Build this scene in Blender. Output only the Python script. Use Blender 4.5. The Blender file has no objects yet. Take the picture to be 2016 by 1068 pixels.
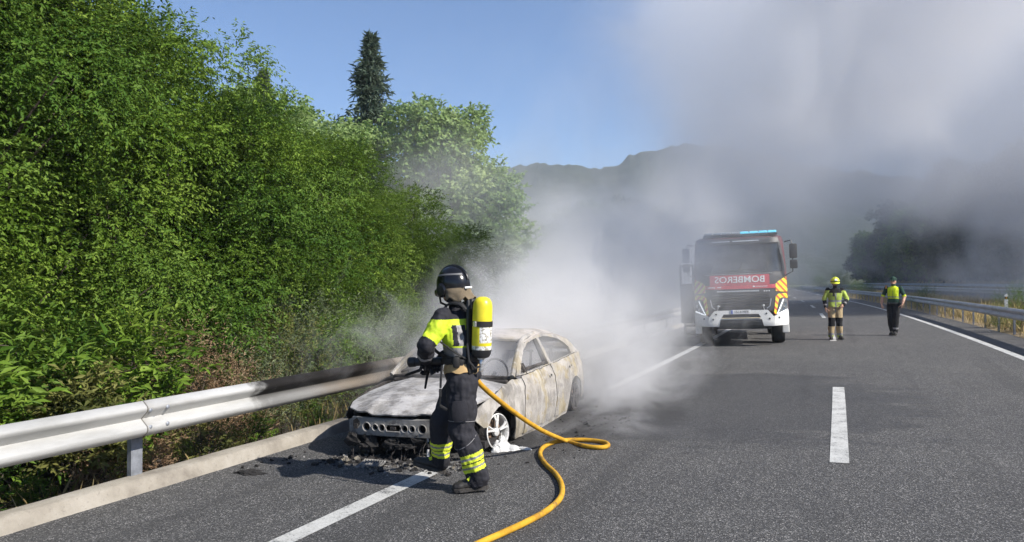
import bpy, bmesh, math, random
import numpy as np
from mathutils import Vector, Matrix, Euler, noise, geometry

random.seed(7)
RNG = np.random.default_rng(11)
C = bpy.context.scene.collection
SC = bpy.context.scene
R = math.radians
pi = math.pi

# ------------------------------------------------------------------ camera, sky, sun, exposure
CAM_H = 1.70
cd = bpy.data.cameras.new('camera')
cam = bpy.data.objects.new('camera', cd)
C.objects.link(cam)
cd.sensor_width = 36.0
cd.lens = 26.0
cd.clip_start = 0.05
cd.clip_end = 6000
cam.location = (0, 0, CAM_H)
cam.rotation_euler = (R(90.87), 0, R(23.8))
SC.camera = cam

SUN_EL = 38.4
SUN_DIR = Vector((0.987, -0.16, 0)).normalized() * math.cos(R(SUN_EL)) + Vector((0, 0, math.sin(R(SUN_EL))))
w = bpy.data.worlds.new('World')
SC.world = w
w.use_nodes = True
wn = w.node_tree
bg = wn.nodes['Background']
sky = wn.nodes.new('ShaderNodeTexSky')
sky.sky_type = 'NISHITA'
sky.sun_disc = False
sky.sun_elevation = R(SUN_EL)
sky.sun_rotation = math.atan2(SUN_DIR.x, SUN_DIR.y)
sky.air_density = 1.1
sky.dust_density = 0.05
sky.altitude = 1600
sky.ozone_density = 9.0
wn.links.new(sky.outputs[0], bg.inputs[0])
bg.inputs[1].default_value = 0.088
sl = bpy.data.lights.new('sun', 'SUN')
sl.energy = 5.0
sl.angle = R(0.53)
sl.color = (1.0, 0.94, 0.85)
so = bpy.data.objects.new('sun', sl)
C.objects.link(so)
so.location = (30, -5, 40)
so.rotation_euler = SUN_DIR.to_track_quat('Z', 'Y').to_euler()
SC.view_settings.view_transform = 'Standard'
SC.view_settings.look = 'None'
SC.view_settings.gamma = 1
SC.view_settings.use_curve_mapping = False
SC.view_settings.exposure = 0.76
cy = SC.cycles
cy.use_denoising = True
try:
    cy.denoiser = 'OPENIMAGEDENOISE'
    cy.denoising_input_passes = 'RGB_ALBEDO_NORMAL'
except Exception:
    pass
cy.max_bounces = 8
cy.diffuse_bounces = 3
cy.glossy_bounces = 3
cy.transmission_bounces = 4
cy.volume_bounces = 5
cy.transparent_max_bounces = 12
cy.volume_max_steps = 256
cy.volume_step_rate = 1.0
cy.sample_clamp_indirect = 6.0

# ------------------------------------------------------------------ geometry helpers
BANK = 0.03                       # cross fall of the carriageway
def cx(y):                        # centre line of the road: straight, then a long left-hand bend
    t = max(0.0, y - 10.0)
    return -t * t / 1280.0 if t < 60 else -2.8125 - (t - 60) * 0.09375
def hd(y):
    t = max(0.0, y - 10.0)
    return math.atan(-min(t, 60) / 640.0)
def rp(s, y, dz=0.0):             # point at offset s from the centre line
    a = hd(y)
    return (cx(y) + s * math.cos(a), y + s * math.sin(a), BANK * s + dz)

def link(o, parent=None):
    C.objects.link(o)
    if parent is not None:
        o.parent = parent
    return o
def tag(o, label=None, cat=None, group=None, kind=None):
    if label: o['label'] = label
    if cat: o['category'] = cat
    if group: o['group'] = group
    if kind: o['kind'] = kind
    return o
def thing(name, label, cat, loc=(0, 0, 0), rot=(0, 0, 0), group=None):
    o = bpy.data.objects.new(name, None)
    o.empty_display_size = 0.2
    link(o)
    o.location = loc
    o.rotation_euler = rot
    return tag(o, label, cat, group)
def mesh(name, V, F, mats=None, idx=None, smooth=True, auto=None):
    me = bpy.data.meshes.new(name)
    me.from_pydata([tuple(v) for v in V], [], F)
    if mats is not None:
        for m in (mats if isinstance(mats, (list, tuple)) else [mats]):
            me.materials.append(m)
    if idx is not None:
        me.polygons.foreach_set('material_index', np.asarray(idx, dtype=np.int32))
    if smooth:
        me.polygons.foreach_set('use_smooth', np.ones(len(me.polygons), dtype=bool))
    me.update()
    if smooth and auto:
        try:
            me.set_sharp_from_angle(angle=R(auto))
        except Exception:
            pass
    return me
def obj(name, V, F, m=None, parent=None, smooth=False, idx=None, auto=None):
    return link(bpy.data.objects.new(name, mesh(name, V, F, m, idx, smooth, auto)), parent)
def copy_tree(o, parent=None):
    c = o.copy()
    C.objects.link(c)
    c.parent = parent
    for ch in list(o.children):
        copy_tree(ch, c)
    return c

class MB:                          # collects simple shapes, builds ONE mesh object
    def __init__(s):
        s.V = []; s.F = []; s.I = []
    def add(s, V, F, i=0):
        n = len(s.V)
        s.V += [tuple(v) for v in V]
        s.F += [tuple(k + n for k in f) for f in F]
        s.I += [i] * len(F)
        return s
    def box(s, c, d, rot=None, b=0.0, i=0):
        hx, hy, hz = d[0] / 2, d[1] / 2, d[2] / 2
        b = min(b, hx * .9, hy * .9, hz * .9)
        if b <= 0:
            V = [(x, y, z) for x in (-hx, hx) for y in (-hy, hy) for z in (-hz, hz)]
            F = [(0, 1, 3, 2), (4, 6, 7, 5), (0, 4, 5, 1), (2, 3, 7, 6), (0, 2, 6, 4), (1, 5, 7, 3)]
        else:
            bm = bmesh.new()
            bmesh.ops.create_cube(bm, size=1.0)
            for v in bm.verts:
                v.co = Vector((v.co.x * 2 * hx, v.co.y * 2 * hy, v.co.z * 2 * hz))
            bmesh.ops.bevel(bm, geom=bm.edges[:], offset=b, segments=2, affect='EDGES', profile=0.5)
            bm.verts.index_update()
            V = [v.co.copy() for v in bm.verts]
            F = [tuple(v.index for v in f.verts) for f in bm.faces]
            bm.free()
        M = rot if rot is not None else Matrix()
        if isinstance(M, Euler): M = M.to_matrix().to_4x4()
        c = Vector(c)
        return s.add([(M @ Vector(v)) + c for v in V], F, i)
    def tube(s, P, r, n=8, cap=True, i=0, flat=None, up=None):
        P = [Vector(p) for p in P]
        m = len(P)
        rr = r if isinstance(r, (list, tuple)) else [r] * m
        T = [(P[min(k + 1, m - 1)] - P[max(k - 1, 0)]).normalized() for k in range(m)]
        u = Vector(up) if up else (Vector((0, 0, 1)) if abs(T[0].z) < .9 else Vector((1, 0, 0)))
        u = (u - T[0] * u.dot(T[0])).normalized()
        V = []
        for k in range(m):
            u = (u - T[k] * u.dot(T[k]))
            if u.length < 1e-6: u = T[k].orthogonal()
            u.normalize()
            v = T[k].cross(u)
            ra, rb = (rr[k] if isinstance(rr[k], (list, tuple)) else (rr[k], rr[k]))
            if flat: rb = ra * flat
            for j in range(n):
                a = 2 * pi * j / n
                V.append(P[k] + u * (ra * math.cos(a)) + v * (rb * math.sin(a)))
        F = [(k * n + j, k * n + (j + 1) % n, (k + 1) * n + (j + 1) % n, (k + 1) * n + j) for k in range(m - 1) for j in range(n)]
        if cap:
            F += [tuple(range(n - 1, -1, -1)), tuple(range((m - 1) * n, m * n))]
        return s.add(V, F, i)
    def ell(s, c, r, n=12, m=8, rot=None, i=0):
        c = Vector(c); V = []; F = []
        for k in range(m + 1):
            t = pi * k / m
            for j in range(n):
                a = 2 * pi * j / n
                p = Vector((r[0] * math.sin(t) * math.cos(a), r[1] * math.sin(t) * math.sin(a), r[2] * math.cos(t)))
                if rot is not None: p = rot @ p
                V.append(c + p)
        for k in range(m):
            for j in range(n):
                F.append((k * n + j, (k + 1) * n + j, (k + 1) * n + (j + 1) % n, k * n + (j + 1) % n))
        return s.add(V, F, i)
    def lathe(s, prof, c=(0, 0, 0), axis='z', n=24, i=0, M=None, close=False):
        V = []; c = Vector(c); m = len(prof)
        for (r_, h) in prof:
            for j in range(n):
                a = 2 * pi * j / n
                x, y = r_ * math.cos(a), r_ * math.sin(a)
                p = Vector((x, y, h)) if axis == 'z' else (Vector((h, x, y)) if axis == 'x' else Vector((y, h, x)))
                if M is not None: p = M @ p
                V.append(c + p)
        F = [(k * n + j, k * n + (j + 1) % n, ((k + 1) % m) * n + (j + 1) % n, ((k + 1) % m) * n + j) for k in range(m if close else m - 1) for j in range(n)]
        return s.add(V, F, i)
    def prism(s, poly, y0, y1, f=None, i=0):   # polygon in (x, z), extruded along y
        n = len(poly)
        V = [(x, y0, z) for x, z in poly] + [(x, y1, z) for x, z in poly]
        if f: V = [f(*v) for v in V]
        F = [tuple(range(n)), tuple(range(2 * n - 1, n - 1, -1))] + [(j, j + n, (j + 1) % n + n, (j + 1) % n) for j in range(n)]
        return s.add(V, F, i)
    def build(s, name, m=None, parent=None, smooth=False, auto=35, fix=True):
        o = obj(name, s.V, s.F, m, parent, smooth, s.I if isinstance(m, (list, tuple)) else None, None)
        if fix:
            bm = bmesh.new(); bm.from_mesh(o.data)
            bmesh.ops.remove_doubles(bm, verts=bm.verts[:], dist=1e-5)
            bmesh.ops.recalc_face_normals(bm, faces=bm.faces[:])
            bm.to_mesh(o.data); bm.free()
        if smooth and auto:
            o.data.set_sharp_from_angle(angle=R(auto))
        return o

def densify(P, step, closed=True):
    out = []
    n = len(P)
    for k in range(n if closed else n - 1):
        a, b = Vector(P[k]), Vector(P[(k + 1) % n])
        m = max(1, int(math.ceil((b - a).length / step)))
        out += [a.lerp(b, j / m) for j in range(m)]
    if not closed: out.append(Vector(P[-1]))
    return out
def inside(pt, poly):
    x, y = pt; r = False; n = len(poly); j = n - 1
    for i in range(n):
        xi, yi = poly[i][0], poly[i][1]; xj, yj = poly[j][0], poly[j][1]
        if (yi > y) != (yj > y) and x < (xj - xi) * (y - yi) / (yj - yi) + xi: r = not r
        j = i
    return r
def spline(P, n=8, closed=False):
    P = [Vector(p) for p in P]; m = len(P); out = []
    for k in range(m if closed else m - 1):
        p0 = P[(k - 1) % m] if (closed or k > 0) else P[k] * 2 - P[k + 1]
        p1 = P[k]; p2 = P[(k + 1) % m]
        p3 = P[(k + 2) % m] if (closed or k + 2 < m) else p2 * 2 - p1
        for j in range(n):
            t = j / n
            out.append(0.5 * ((2 * p1) + (p2 - p0) * t + (2 * p0 - 5 * p1 + 4 * p2 - p3) * t * t + (3 * p1 - p0 - 3 * p2 + p3) * t ** 3))
    if not closed: out.append(P[-1])
    return out
def panel(name, outline, holes, f, th, m, parent, step=0.05, grid=None, nrm=None, smooth=True, auto=40, warp=0.0, idx=None):
    """A sheet cut to a 2-D outline (with holes), mapped by f(u, v) -> 3-D and given thickness th."""
    P = [Vector((p[0], p[1])) for p in densify(outline, step)]
    E = [(k, (k + 1) % len(P)) for k in range(len(P))]
    HP = []
    for h in holes:
        hp = [Vector((p[0], p[1])) for p in densify(h, step)]
        n0 = len(P)
        E += [(n0 + k, n0 + (k + 1) % len(hp)) for k in range(len(hp))]
        P += hp; HP.append([(p.x, p.y) for p in hp])
    OP = [(p[0], p[1]) for p in outline]
    g = grid or step
    xs = [p.x for p in P]; ys = [p.y for p in P]
    x = min(xs) + g * .5
    pts = list(P)
    while x < max(xs):
        y = min(ys) + g * .53
        while y < max(ys):
            if inside((x, y), OP) and not any(inside((x, y), h) for h in HP):
                if min((Vector((x, y)) - q).length_squared for q in P) > (g * .45) ** 2:
                    pts.append(Vector((x, y)))
            y += g
        x += g
    vo, eo, fo, _, _, _ = geometry.delaunay_2d_cdt(pts, E, [], 1, 1e-5)
    F = []
    for q in fo:
        c = sum((vo[k] for k in q), Vector((0, 0))) / len(q)
        if inside((c.x, c.y), OP) and not any(inside((c.x, c.y), h) for h in HP):
            F.append(tuple(q))
    V = [Vector(f(v.x, v.y)) for v in vo]
    if warp:
        V = [v + Vector((noise.noise(v * 7), noise.noise(v * 7 + Vector((9, 1, 4))), noise.noise(v * 7 + Vector((3, 8, 2))))) * warp for v in V]
    o = obj(name, V, F, m, parent, smooth)
    bm = bmesh.new(); bm.from_mesh(o.data)
    bmesh.ops.delete(bm, geom=[v for v in bm.verts if not v.link_faces], context='VERTS')
    bmesh.ops.recalc_face_normals(bm, faces=bm.faces[:])
    if nrm is not None:
        s = sum((fc.normal.dot(Vector(nrm)) * fc.calc_area() for fc in bm.faces))
        if s < 0: bmesh.ops.reverse_faces(bm, faces=bm.faces[:])
    if th:
        ret = bmesh.ops.solidify(bm, geom=bm.faces[:], thickness=th)
    bm.to_mesh(o.data); bm.free()
    if smooth:
        o.data.polygons.foreach_set('use_smooth', np.ones(len(o.data.polygons), dtype=bool))
        o.data.set_sharp_from_angle(angle=R(auto))
    return o
def circ(cx_, cy_, r, n=16, ry=None, a0=0, a1=2 * pi):
    full = abs(a1 - a0 - 2 * pi) < 1e-6
    return [(cx_ + r * math.cos(a0 + (a1 - a0) * k / (n if full else n - 1)), cy_ + (ry or r) * math.sin(a0 + (a1 - a0) * k / (n if full else n - 1))) for k in range(n)]
def text_mesh(name, s, size, m, parent, f, depth=0.004, mirror=False, align='CENTER', bold=0.0, sx=1.0):
    cu = bpy.data.curves.new(name, 'FONT')
    cu.body = s; cu.size = size; cu.align_x = align; cu.align_y = 'CENTER'
    cu.extrude = depth / 2; cu.offset = bold; cu.resolution_u = 4
    o = bpy.data.objects.new(name, cu); C.objects.link(o)
    dg = bpy.context.evaluated_depsgraph_get()
    me = bpy.data.meshes.new_from_object(o.evaluated_get(dg))
    bpy.data.objects.remove(o); bpy.data.curves.remove(cu)
    for v in me.vertices:
        x = v.co.x * sx
        v.co = f(-x if mirror else x, v.co.y, v.co.z)
    if mirror: me.flip_normals()
    me.materials.clear(); me.materials.append(m)
    me.name = name
    return link(bpy.data.objects.new(name, me), parent)

# ------------------------------------------------------------------ materials
class NT:
    def __init__(s, m):
        s.t = m.node_tree if hasattr(m, 'node_tree') else m
        s.n = s.t.nodes; s.l = s.t.links
    def node(s, ty, **kw):
        n = s.n.new(ty)
        for k, v in kw.items(): setattr(n, k, v)
        return n
    def set(s, sock, v):
        if hasattr(v, 'links') or isinstance(v, bpy.types.NodeSocket): s.l.new(v, sock)
        else: sock.default_value = v
    def math(s, op, a, b=None, c=None, clamp=False):
        n = s.node('ShaderNodeMath', operation=op, use_clamp=clamp)
        s.set(n.inputs[0], a)
        if b is not None: s.set(n.inputs[1], b)
        if c is not None: s.set(n.inputs[2], c)
        return n.outputs[0]
    def coord(s, which='Object'):
        return s.node('ShaderNodeTexCoord').outputs[which]
    def noise(s, scale, detail=4, rough=.55, co=None, which='Object', stretch=None, dist=0.0, off=None):
        n = s.node('ShaderNodeTexNoise')
        v = co if co is not None else s.coord(which)
        if stretch or off:
            mp = s.node('ShaderNodeMapping')
            s.l.new(v, mp.inputs[0])
            if stretch: mp.inputs['Scale'].default_value = stretch
            if off: mp.inputs['Location'].default_value = off
            v = mp.outputs[0]
        s.l.new(v, n.inputs['Vector'])
        n.inputs['Scale'].default_value = scale
        n.inputs['Detail'].default_value = detail
        n.inputs['Roughness'].default_value = rough
        n.inputs['Distortion'].default_value = dist
        return n.outputs['Fac']
    def ramp(s, fac, stops, interp='LINEAR'):
        n = s.node('ShaderNodeValToRGB')
        s.l.new(fac, n.inputs[0])
        e = n.color_ramp.elements
        n.color_ramp.interpolation = interp
        while len(e) < len(stops): e.new(0.5)
        for k, (p, c) in enumerate(stops):
            e[k].position = p
            e[k].color = (*c, 1) if len(c) == 3 else c
        return n.outputs[0]
    def sstep(s, v, a, b):
        n = s.node('ShaderNodeMapRange', interpolation_type='SMOOTHSTEP')
        s.l.new(v, n.inputs[0]) if isinstance(v, bpy.types.NodeSocket) else None
        n.inputs[1].default_value = a; n.inputs[2].default_value = b
        n.inputs[3].default_value = 0; n.inputs[4].default_value = 1
        return n.outputs[0]
    def mix(s, f, a, b, mode='MIX'):
        n = s.node('ShaderNodeMix', data_type='RGBA', blend_type=mode)
        s.set(n.inputs[0], f)
        s.set(n.inputs[6], (*a, 1) if isinstance(a, tuple) and len(a) == 3 else a)
        s.set(n.inputs[7], (*b, 1) if isinstance(b, tuple) and len(b) == 3 else b)
        return n.outputs[2]
    def bump(s, h, strength, dist=0.01):
        n = s.node('ShaderNodeBump')
        s.l.new(h, n.inputs['Height'])
        n.inputs['Strength'].default_value = strength
        n.inputs['Distance'].default_value = dist
        return n.outputs[0]
def mk(name):
    m = bpy.data.materials.new(name); m.use_nodes = True
    return m, NT(m), m.node_tree.nodes['Principled BSDF']
def simple(name, col, rough=.6, metal=0.0, var=.15, scale=6.0, bump=0.0, bscale=40.0, spec=.5, col2=None, emit=None):
    m, t, b = mk(name)
    c2 = col2 or tuple(c * (1 - var * 2) for c in col)
    c1 = tuple(min(1, c * (1 + var * .5)) for c in col)
    f = t.noise(scale, 5, .6)
    t.l.new(t.ramp(f, [(.3, c2), (.65, c1)]), b.inputs['Base Color'])
    b.inputs['Roughness'].default_value = rough
    b.inputs['Metallic'].default_value = metal
    b.inputs['Specular IOR Level'].default_value = spec
    if bump:
        t.l.new(t.bump(t.noise(bscale, 4, .6), bump, .02), b.inputs['Normal'])
    if emit:
        b.inputs['Emission Color'].default_value = (*emit[:3], 1)
        b.inputs['Emission Strength'].default_value = emit[3]
    return m
# ------------------------------------------------------------------ setting materials
def asphalt():
    m, t, b = mk('asphalt')
    co = t.node('ShaderNodeNewGeometry').outputs['Position']
    big = t.noise(.35, 4, .6, co)
    mid = t.noise(3.0, 5, .65, co, stretch=(1.6, .5, 1))
    fine = t.noise(95, 3, .7, co)
    vor = t.node('ShaderNodeTexVoronoi'); vor.inputs['Scale'].default_value = 105
    t.l.new(co, vor.inputs['Vector'])
    cell = t.node('ShaderNodeSeparateColor'); t.l.new(vor.outputs['Color'], cell.inputs[0])
    base = t.ramp(big, [(.3, (.078, .078, .080)), (.7, (.112, .111, .109))])
    base = t.mix(t.math('MULTIPLY', mid, .5), base, t.ramp(mid, [(.35, (.066, .066, .069)), (.65, (.125, .124, .122))]))
    agg = t.ramp(cell.outputs[0], [(.0, (.35, .35, .36)), (.55, (.8, .8, .8)), (.82, (1.25, 1.23, 1.2)), (.93, (2.1, 2.05, 2.0)), (1.0, (3.4, 3.3, 3.2))])
    base = t.mix(1.0, base, agg, 'MULTIPLY')
    base = t.mix(t.math('MULTIPLY', t.sstep(fine, .5, .72), .55), base, (.02, .02, .022))
    trk = t.noise(.9, 4, .6, co, stretch=(1.5, .06, 1), off=(2, 0, 0))
    base = t.mix(t.math('MULTIPLY', t.sstep(trk, .52, .66), .38), base, (.042, .042, .043))
    spot = t.sstep(t.noise(1.7, 3, .5, co, off=(7, 3, 0)), .68, .74)
    base = t.mix(t.math('MULTIPLY', spot, .45), base, (.03, .03, .03))
    # soot and ash stains spread round the burnt car
    sp = t.node('ShaderNodeSeparateXYZ'); t.l.new(co, sp.inputs[0])
    dx = t.math('DIVIDE', t.math('ADD', sp.outputs[0], 4.0), 1.9)
    dy = t.math('DIVIDE', t.math('ADD', sp.outputs[1], -9.7), 2.75)
    d = t.math('SQRT', t.math('ADD', t.math('MULTIPLY', dx, dx), t.math('MULTIPLY', dy, dy)))
    dn = t.math('ADD', d, t.math('MULTIPLY', t.math('SUBTRACT', t.noise(1.3, 5, .65, co), .5), 1.1))
    soot = t.sstep(dn, 1.25, .75)
    base = t.mix(t.math('MULTIPLY', soot, .72), base, (.016, .015, .015))
    # darker, smoother patch with a ragged edge on the lane beside the car
    wx = t.math('DIVIDE', t.math('ADD', sp.outputs[0], 1.6), 3.2)
    wy = t.math('DIVIDE', t.math('ADD', sp.outputs[1], -11.5), 3.4)
    wd = t.math('SQRT', t.math('ADD', t.math('MULTIPLY', wx, wx), t.math('MULTIPLY', wy, wy)))
    lane_patch = t.sstep(t.math('ADD', wd, t.math('MULTIPLY', t.math('SUBTRACT', t.noise(.8, 4, .6, co, stretch=(.55, 1.7, 1)), .5), 1.6)), 1.05, .8)
    base = t.mix(t.math('MULTIPLY', lane_patch, .42), base, (.024, .024, .026))
    ash = t.math('MULTIPLY', t.sstep(t.noise(5, 6, .7, co, stretch=(.6, 1.6, 1)), .52, .66), t.sstep(dn, 1.35, 1.05))
    front = t.math('MULTIPLY', t.sstep(sp.outputs[1], 7.2, 6.3), t.sstep(sp.outputs[0], -2.9, -3.6))
    base = t.mix(t.math('MULTIPLY', t.math('MULTIPLY', ash, front), .7), base, (.21, .175, .14))
    t.l.new(base, b.inputs['Base Color'])
    rgh = t.math('SUBTRACT', .88, t.math('MULTIPLY', lane_patch, .22))
    t.l.new(rgh, b.inputs['Roughness'])
    b.inputs['Specular IOR Level'].default_value = .35
    t.l.new(t.bump(t.math('ADD', vor.outputs['Distance'], t.math('MULTIPLY', fine, .6)), .55, .012), b.inputs['Normal'])
    return m
M_ASPH = asphalt()
def paint():
    m, t, b = mk('road_paint')
    co = t.node('ShaderNodeNewGeometry').outputs['Position']
    f = t.math('ADD', t.math('MULTIPLY', t.noise(60, 3, .7, co), .5), t.math('MULTIPLY', t.noise(4, 5, .7, co), .5))
    c = t.ramp(f, [(.40, (.10, .10, .10)), (.46, (.42, .42, .405)), (.6, (.56, .56, .54))])
    sp = t.node('ShaderNodeSeparateXYZ'); t.l.new(co, sp.inputs[0])
    y = sp.outputs[1]
    n = t.math('MULTIPLY', t.math('SUBTRACT', t.noise(1.4, 4, .6, co), .5), 2.4)
    side = t.sstep(sp.outputs[0], -2.2, -3.0)
    band = t.math('MULTIPLY', t.sstep(t.math('ADD', y, n), 6.0, 6.7), t.sstep(t.math('ADD', y, n), 13.2, 11.4))
    c = t.mix(t.math('MULTIPLY', t.math('MULTIPLY', band, side), .93), c, (.03, .029, .028))
    t.l.new(c, b.inputs['Base Color'])
    b.inputs['Roughness'].default_value = .7
    t.l.new(t.bump(t.noise(80, 3, .6, co), .3, .01), b.inputs['Normal'])
    return m
M_PAINT = paint()
def concrete():
    m, t, b = mk('kerb_concrete')
    co = t.node('ShaderNodeNewGeometry').outputs['Position']
    c = t.ramp(t.noise(2.5, 7, .65, co), [(.3, (.17, .15, .125)), (.5, (.275, .25, .21)), (.7, (.345, .32, .28))])
    c = t.mix(t.math('MULTIPLY', t.sstep(t.noise(28, 4, .7, co), .56, .72), .6), c, (.17, .15, .13))
    sp = t.node('ShaderNodeSeparateXYZ'); t.l.new(co, sp.inputs[0])
    n = t.math('MULTIPLY', t.math('SUBTRACT', t.noise(2.2, 5, .6, co), .5), 1.6)
    y = t.math('ADD', sp.outputs[1], n)
    c = t.mix(t.math('MULTIPLY', t.math('MULTIPLY', t.sstep(y, 7.0, 7.9), t.sstep(y, 15, 12.5)), .88), c, (.06, .056, .054))
    t.l.new(c, b.inputs['Base Color'])
    b.inputs['Roughness'].default_value = .9
    t.l.new(t.bump(t.noise(22, 6, .7, co), .5, .02), b.inputs['Normal'])
    return m
M_KERB = concrete()
def galv(name, sooty):
    m, t, b = mk(name)
    co = t.node('ShaderNodeNewGeometry').outputs['Position']
    c = t.ramp(t.noise(2.2, 6, .6, co, stretch=(1, .5, 3)), [(.3, (.31, .31, .30)), (.5, (.42, .42, .41)), (.72, (.50, .50, .49))])
    c = t.mix(t.math('MULTIPLY', t.sstep(t.noise(9, 5, .7, co, stretch=(1, .35, 1)), .55, .7), .35), c, (.33, .32, .30))
    if sooty:
        sp0 = t.node('ShaderNodeSeparateXYZ'); t.l.new(co, sp0.inputs[0])
        lap = t.math('FRACT', t.math('DIVIDE', t.math('ADD', sp0.outputs[1], 3.295), 4.0))
        c = t.mix(t.math('MULTIPLY', t.math('LESS_THAN', lap, .0035), .8), c, (.06, .058, .055))
        c = t.mix(t.math('MULTIPLY', t.math('MULTIPLY', t.sstep(lap, .03, .0), t.noise(14, 4, .7, co)), .6), c, (.17, .15, .12))
        sp = t.node('ShaderNodeSeparateXYZ'); t.l.new(co, sp.inputs[0])
        n1 = t.math('MULTIPLY', t.math('SUBTRACT', t.noise(1.6, 5, .62, co), .5), 1.5)
        y = t.math('ADD', sp.outputs[1], n1)
        z = sp.outputs[2]
        soot = t.math('MULTIPLY', t.sstep(y, 5.9, 6.2), t.sstep(y, 9.6, 8.0))
        soot2f = soot
        soot2 = t.math('MULTIPLY', soot, t.ramp(z, [(.44, (.6, .6, .6)), (.50, (1, 1, 1))]))
        c = t.mix(t.math('MULTIPLY', t.math('MULTIPLY', t.sstep(y, 6.6, 7.8), t.sstep(y, 17, 14)), .8), c, (.38, .31, .235))
        c = t.mix(t.math('MULTIPLY', soot2, .985), c, (.009, .008, .008))
    t.l.new(c, b.inputs['Base Color'])
    b.inputs['Roughness'].default_value = .5
    b.inputs['Metallic'].default_value = .25
    if sooty:
        t.l.new(t.math('ADD', .5, t.math('MULTIPLY', soot2f, .45)), b.inputs['Roughness'])
        t.l.new(t.math('MULTIPLY', t.math('SUBTRACT', 1.0, soot2f), .25), b.inputs['Metallic'])
        t.l.new(t.math('SUBTRACT', .5, t.math('MULTIPLY', soot2f, .4)), b.inputs['Specular IOR Level'])
    t.l.new(t.bump(t.noise(12, 4, .6, co, stretch=(1, .3, 1)), .12, .02), b.inputs['Normal'])
    return m
M_GALV = galv('galvanised_steel_sooty', True)
M_GALV2 = galv('galvanised_steel', False)
M_POST = simple('post_steel', (.27, .29, .33), .55, .3, .2, 9, .1)
def soil(name, a, bcol, c2, s=1.5):
    m, t, b = mk(name)
    co = t.node('ShaderNodeNewGeometry').outputs['Position']
    c = t.ramp(t.noise(s, 8, .68, co), [(.28, a), (.5, bcol), (.72, c2)])
    c = t.mix(t.math('MULTIPLY', t.sstep(t.noise(s * 22, 4, .7, co), .52, .7), .5), c, a)
    t.l.new(c, b.inputs['Base Color'])
    b.inputs['Roughness'].default_value = .95
    t.l.new(t.bump(t.noise(s * 12, 6, .7, co), .8, .05), b.inputs['Normal'])
    return m
def terrain_mat():
    m, t, b = mk('terrain_soil')
    co = t.node('ShaderNodeNewGeometry').outputs['Position']
    sp = t.node('ShaderNodeSeparateXYZ'); t.l.new(co, sp.inputs[0])
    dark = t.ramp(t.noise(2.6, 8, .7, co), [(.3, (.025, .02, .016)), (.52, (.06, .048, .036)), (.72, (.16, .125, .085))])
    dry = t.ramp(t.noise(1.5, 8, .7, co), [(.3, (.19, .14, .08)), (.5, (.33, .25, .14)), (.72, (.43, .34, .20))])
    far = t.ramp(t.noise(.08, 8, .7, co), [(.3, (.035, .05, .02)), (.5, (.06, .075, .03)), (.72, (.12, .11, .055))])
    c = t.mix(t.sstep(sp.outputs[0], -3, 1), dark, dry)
    c = t.mix(t.sstep(sp.outputs[1], 60, 130), c, far)
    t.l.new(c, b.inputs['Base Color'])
    b.inputs['Roughness'].default_value = .95
    t.l.new(t.bump(t.noise(18, 7, .72, co), .9, .06), b.inputs['Normal'])
    return m
M_TERR = terrain_mat()

# ------------------------------------------------------------------ ground, road, markings, kerb
def gz(s, y):
    if s < -5.8:
        z = np.interp(-s, [5.8, 6.1, 6.7, 7.6, 9, 12, 20, 40, 90, 200, 900], [-.14, -.2, -.42, -.46, -.42, -.3, .2, 2, 8, 22, 60])
        return float(z) + (noise.noise((s * .9, y * .9, 0)) * .09 if s > -30 else 0)
    if s < 4.85:
        return BANK * s - .05
    z = BANK * s + float(np.interp(s, [4.85, 5.0, 6, 8, 10.4, 10.8, 20, 21, 27, 45, 120, 300, 900], [-.04, .01, .08, .12, .06, -.05, -.05, .1, 1.2, 8, 22, 40, 60]))
    return z + (noise.noise((s * .7, y * .7, 3)) * .05 if 4.6 < s < 10.3 else 0)
SS = [-900, -400, -200, -90, -40, -25, -18, -14, -12, -10.5, -9, -8.3, -7.6, -7.1, -6.7, -6.4, -6.1, -5.8, -5, 0, 4.82, 4.88, 4.95, 5.1, 5.5, 6, 6.7, 7.4, 8, 8.8, 9.6, 10.4, 10.8, 15, 20, 21, 23, 27, 33, 45, 70, 120, 300, 900]
YS = [-60, -30] + [-14 + .9 * k for k in range(64)] + [46 + 4 * k for k in range(28)] + [170, 200, 250, 320, 420, 600, 900, 1300]
V = []; F = []
for y in YS:
    for s in SS:
        a = hd(y)
        sx = s if abs(s) < 60 else s
        V.append((cx(y) + sx * math.cos(a), y + (sx * math.sin(a) if abs(s) < 60 else 0), gz(s, y)))
n = len(SS)
for i in range(len(YS) - 1):
    for j in range(n - 1):
        F.append((i * n + j, i * n + j + 1, (i + 1) * n + j + 1, (i + 1) * n + j))
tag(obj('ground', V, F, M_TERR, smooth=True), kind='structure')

def strip(name, s0, s1, ys, dz, m, parent=None, ns=2):
    V = []; F = []
    ss = [s0 + (s1 - s0) * k / (ns - 1) for k in range(ns)]
    for y in ys: V += [rp(s, y, dz) for s in ss]
    for i in range(len(ys) - 1):
        for j in range(ns - 1):
            F.append((i * ns + j, i * ns + j + 1, (i + 1) * ns + j + 1, (i + 1) * ns + j))
    return obj(name, V, F, m, parent)
def yr(a, b, st): 
    k = max(1, int(round((b - a) / st))); return [a + (b - a) * i / k for i in range(k + 1)]
tag(strip('road', -5.75, 4.86, yr(-12, 300, 2), 0, M_ASPH, ns=6), kind='structure')
tag(strip('road', 11.0, 20.0, yr(-12, 300, 2), 0.03, M_ASPH, ns=4), kind='structure')
tag(strip('road_marking', -3.64, -3.46, yr(-8, 280, 1), .005, M_PAINT), kind='structure')
tag(strip('road_marking', 3.5, 3.68, yr(-8, 280, 1), .005, M_PAINT), kind='structure')
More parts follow.
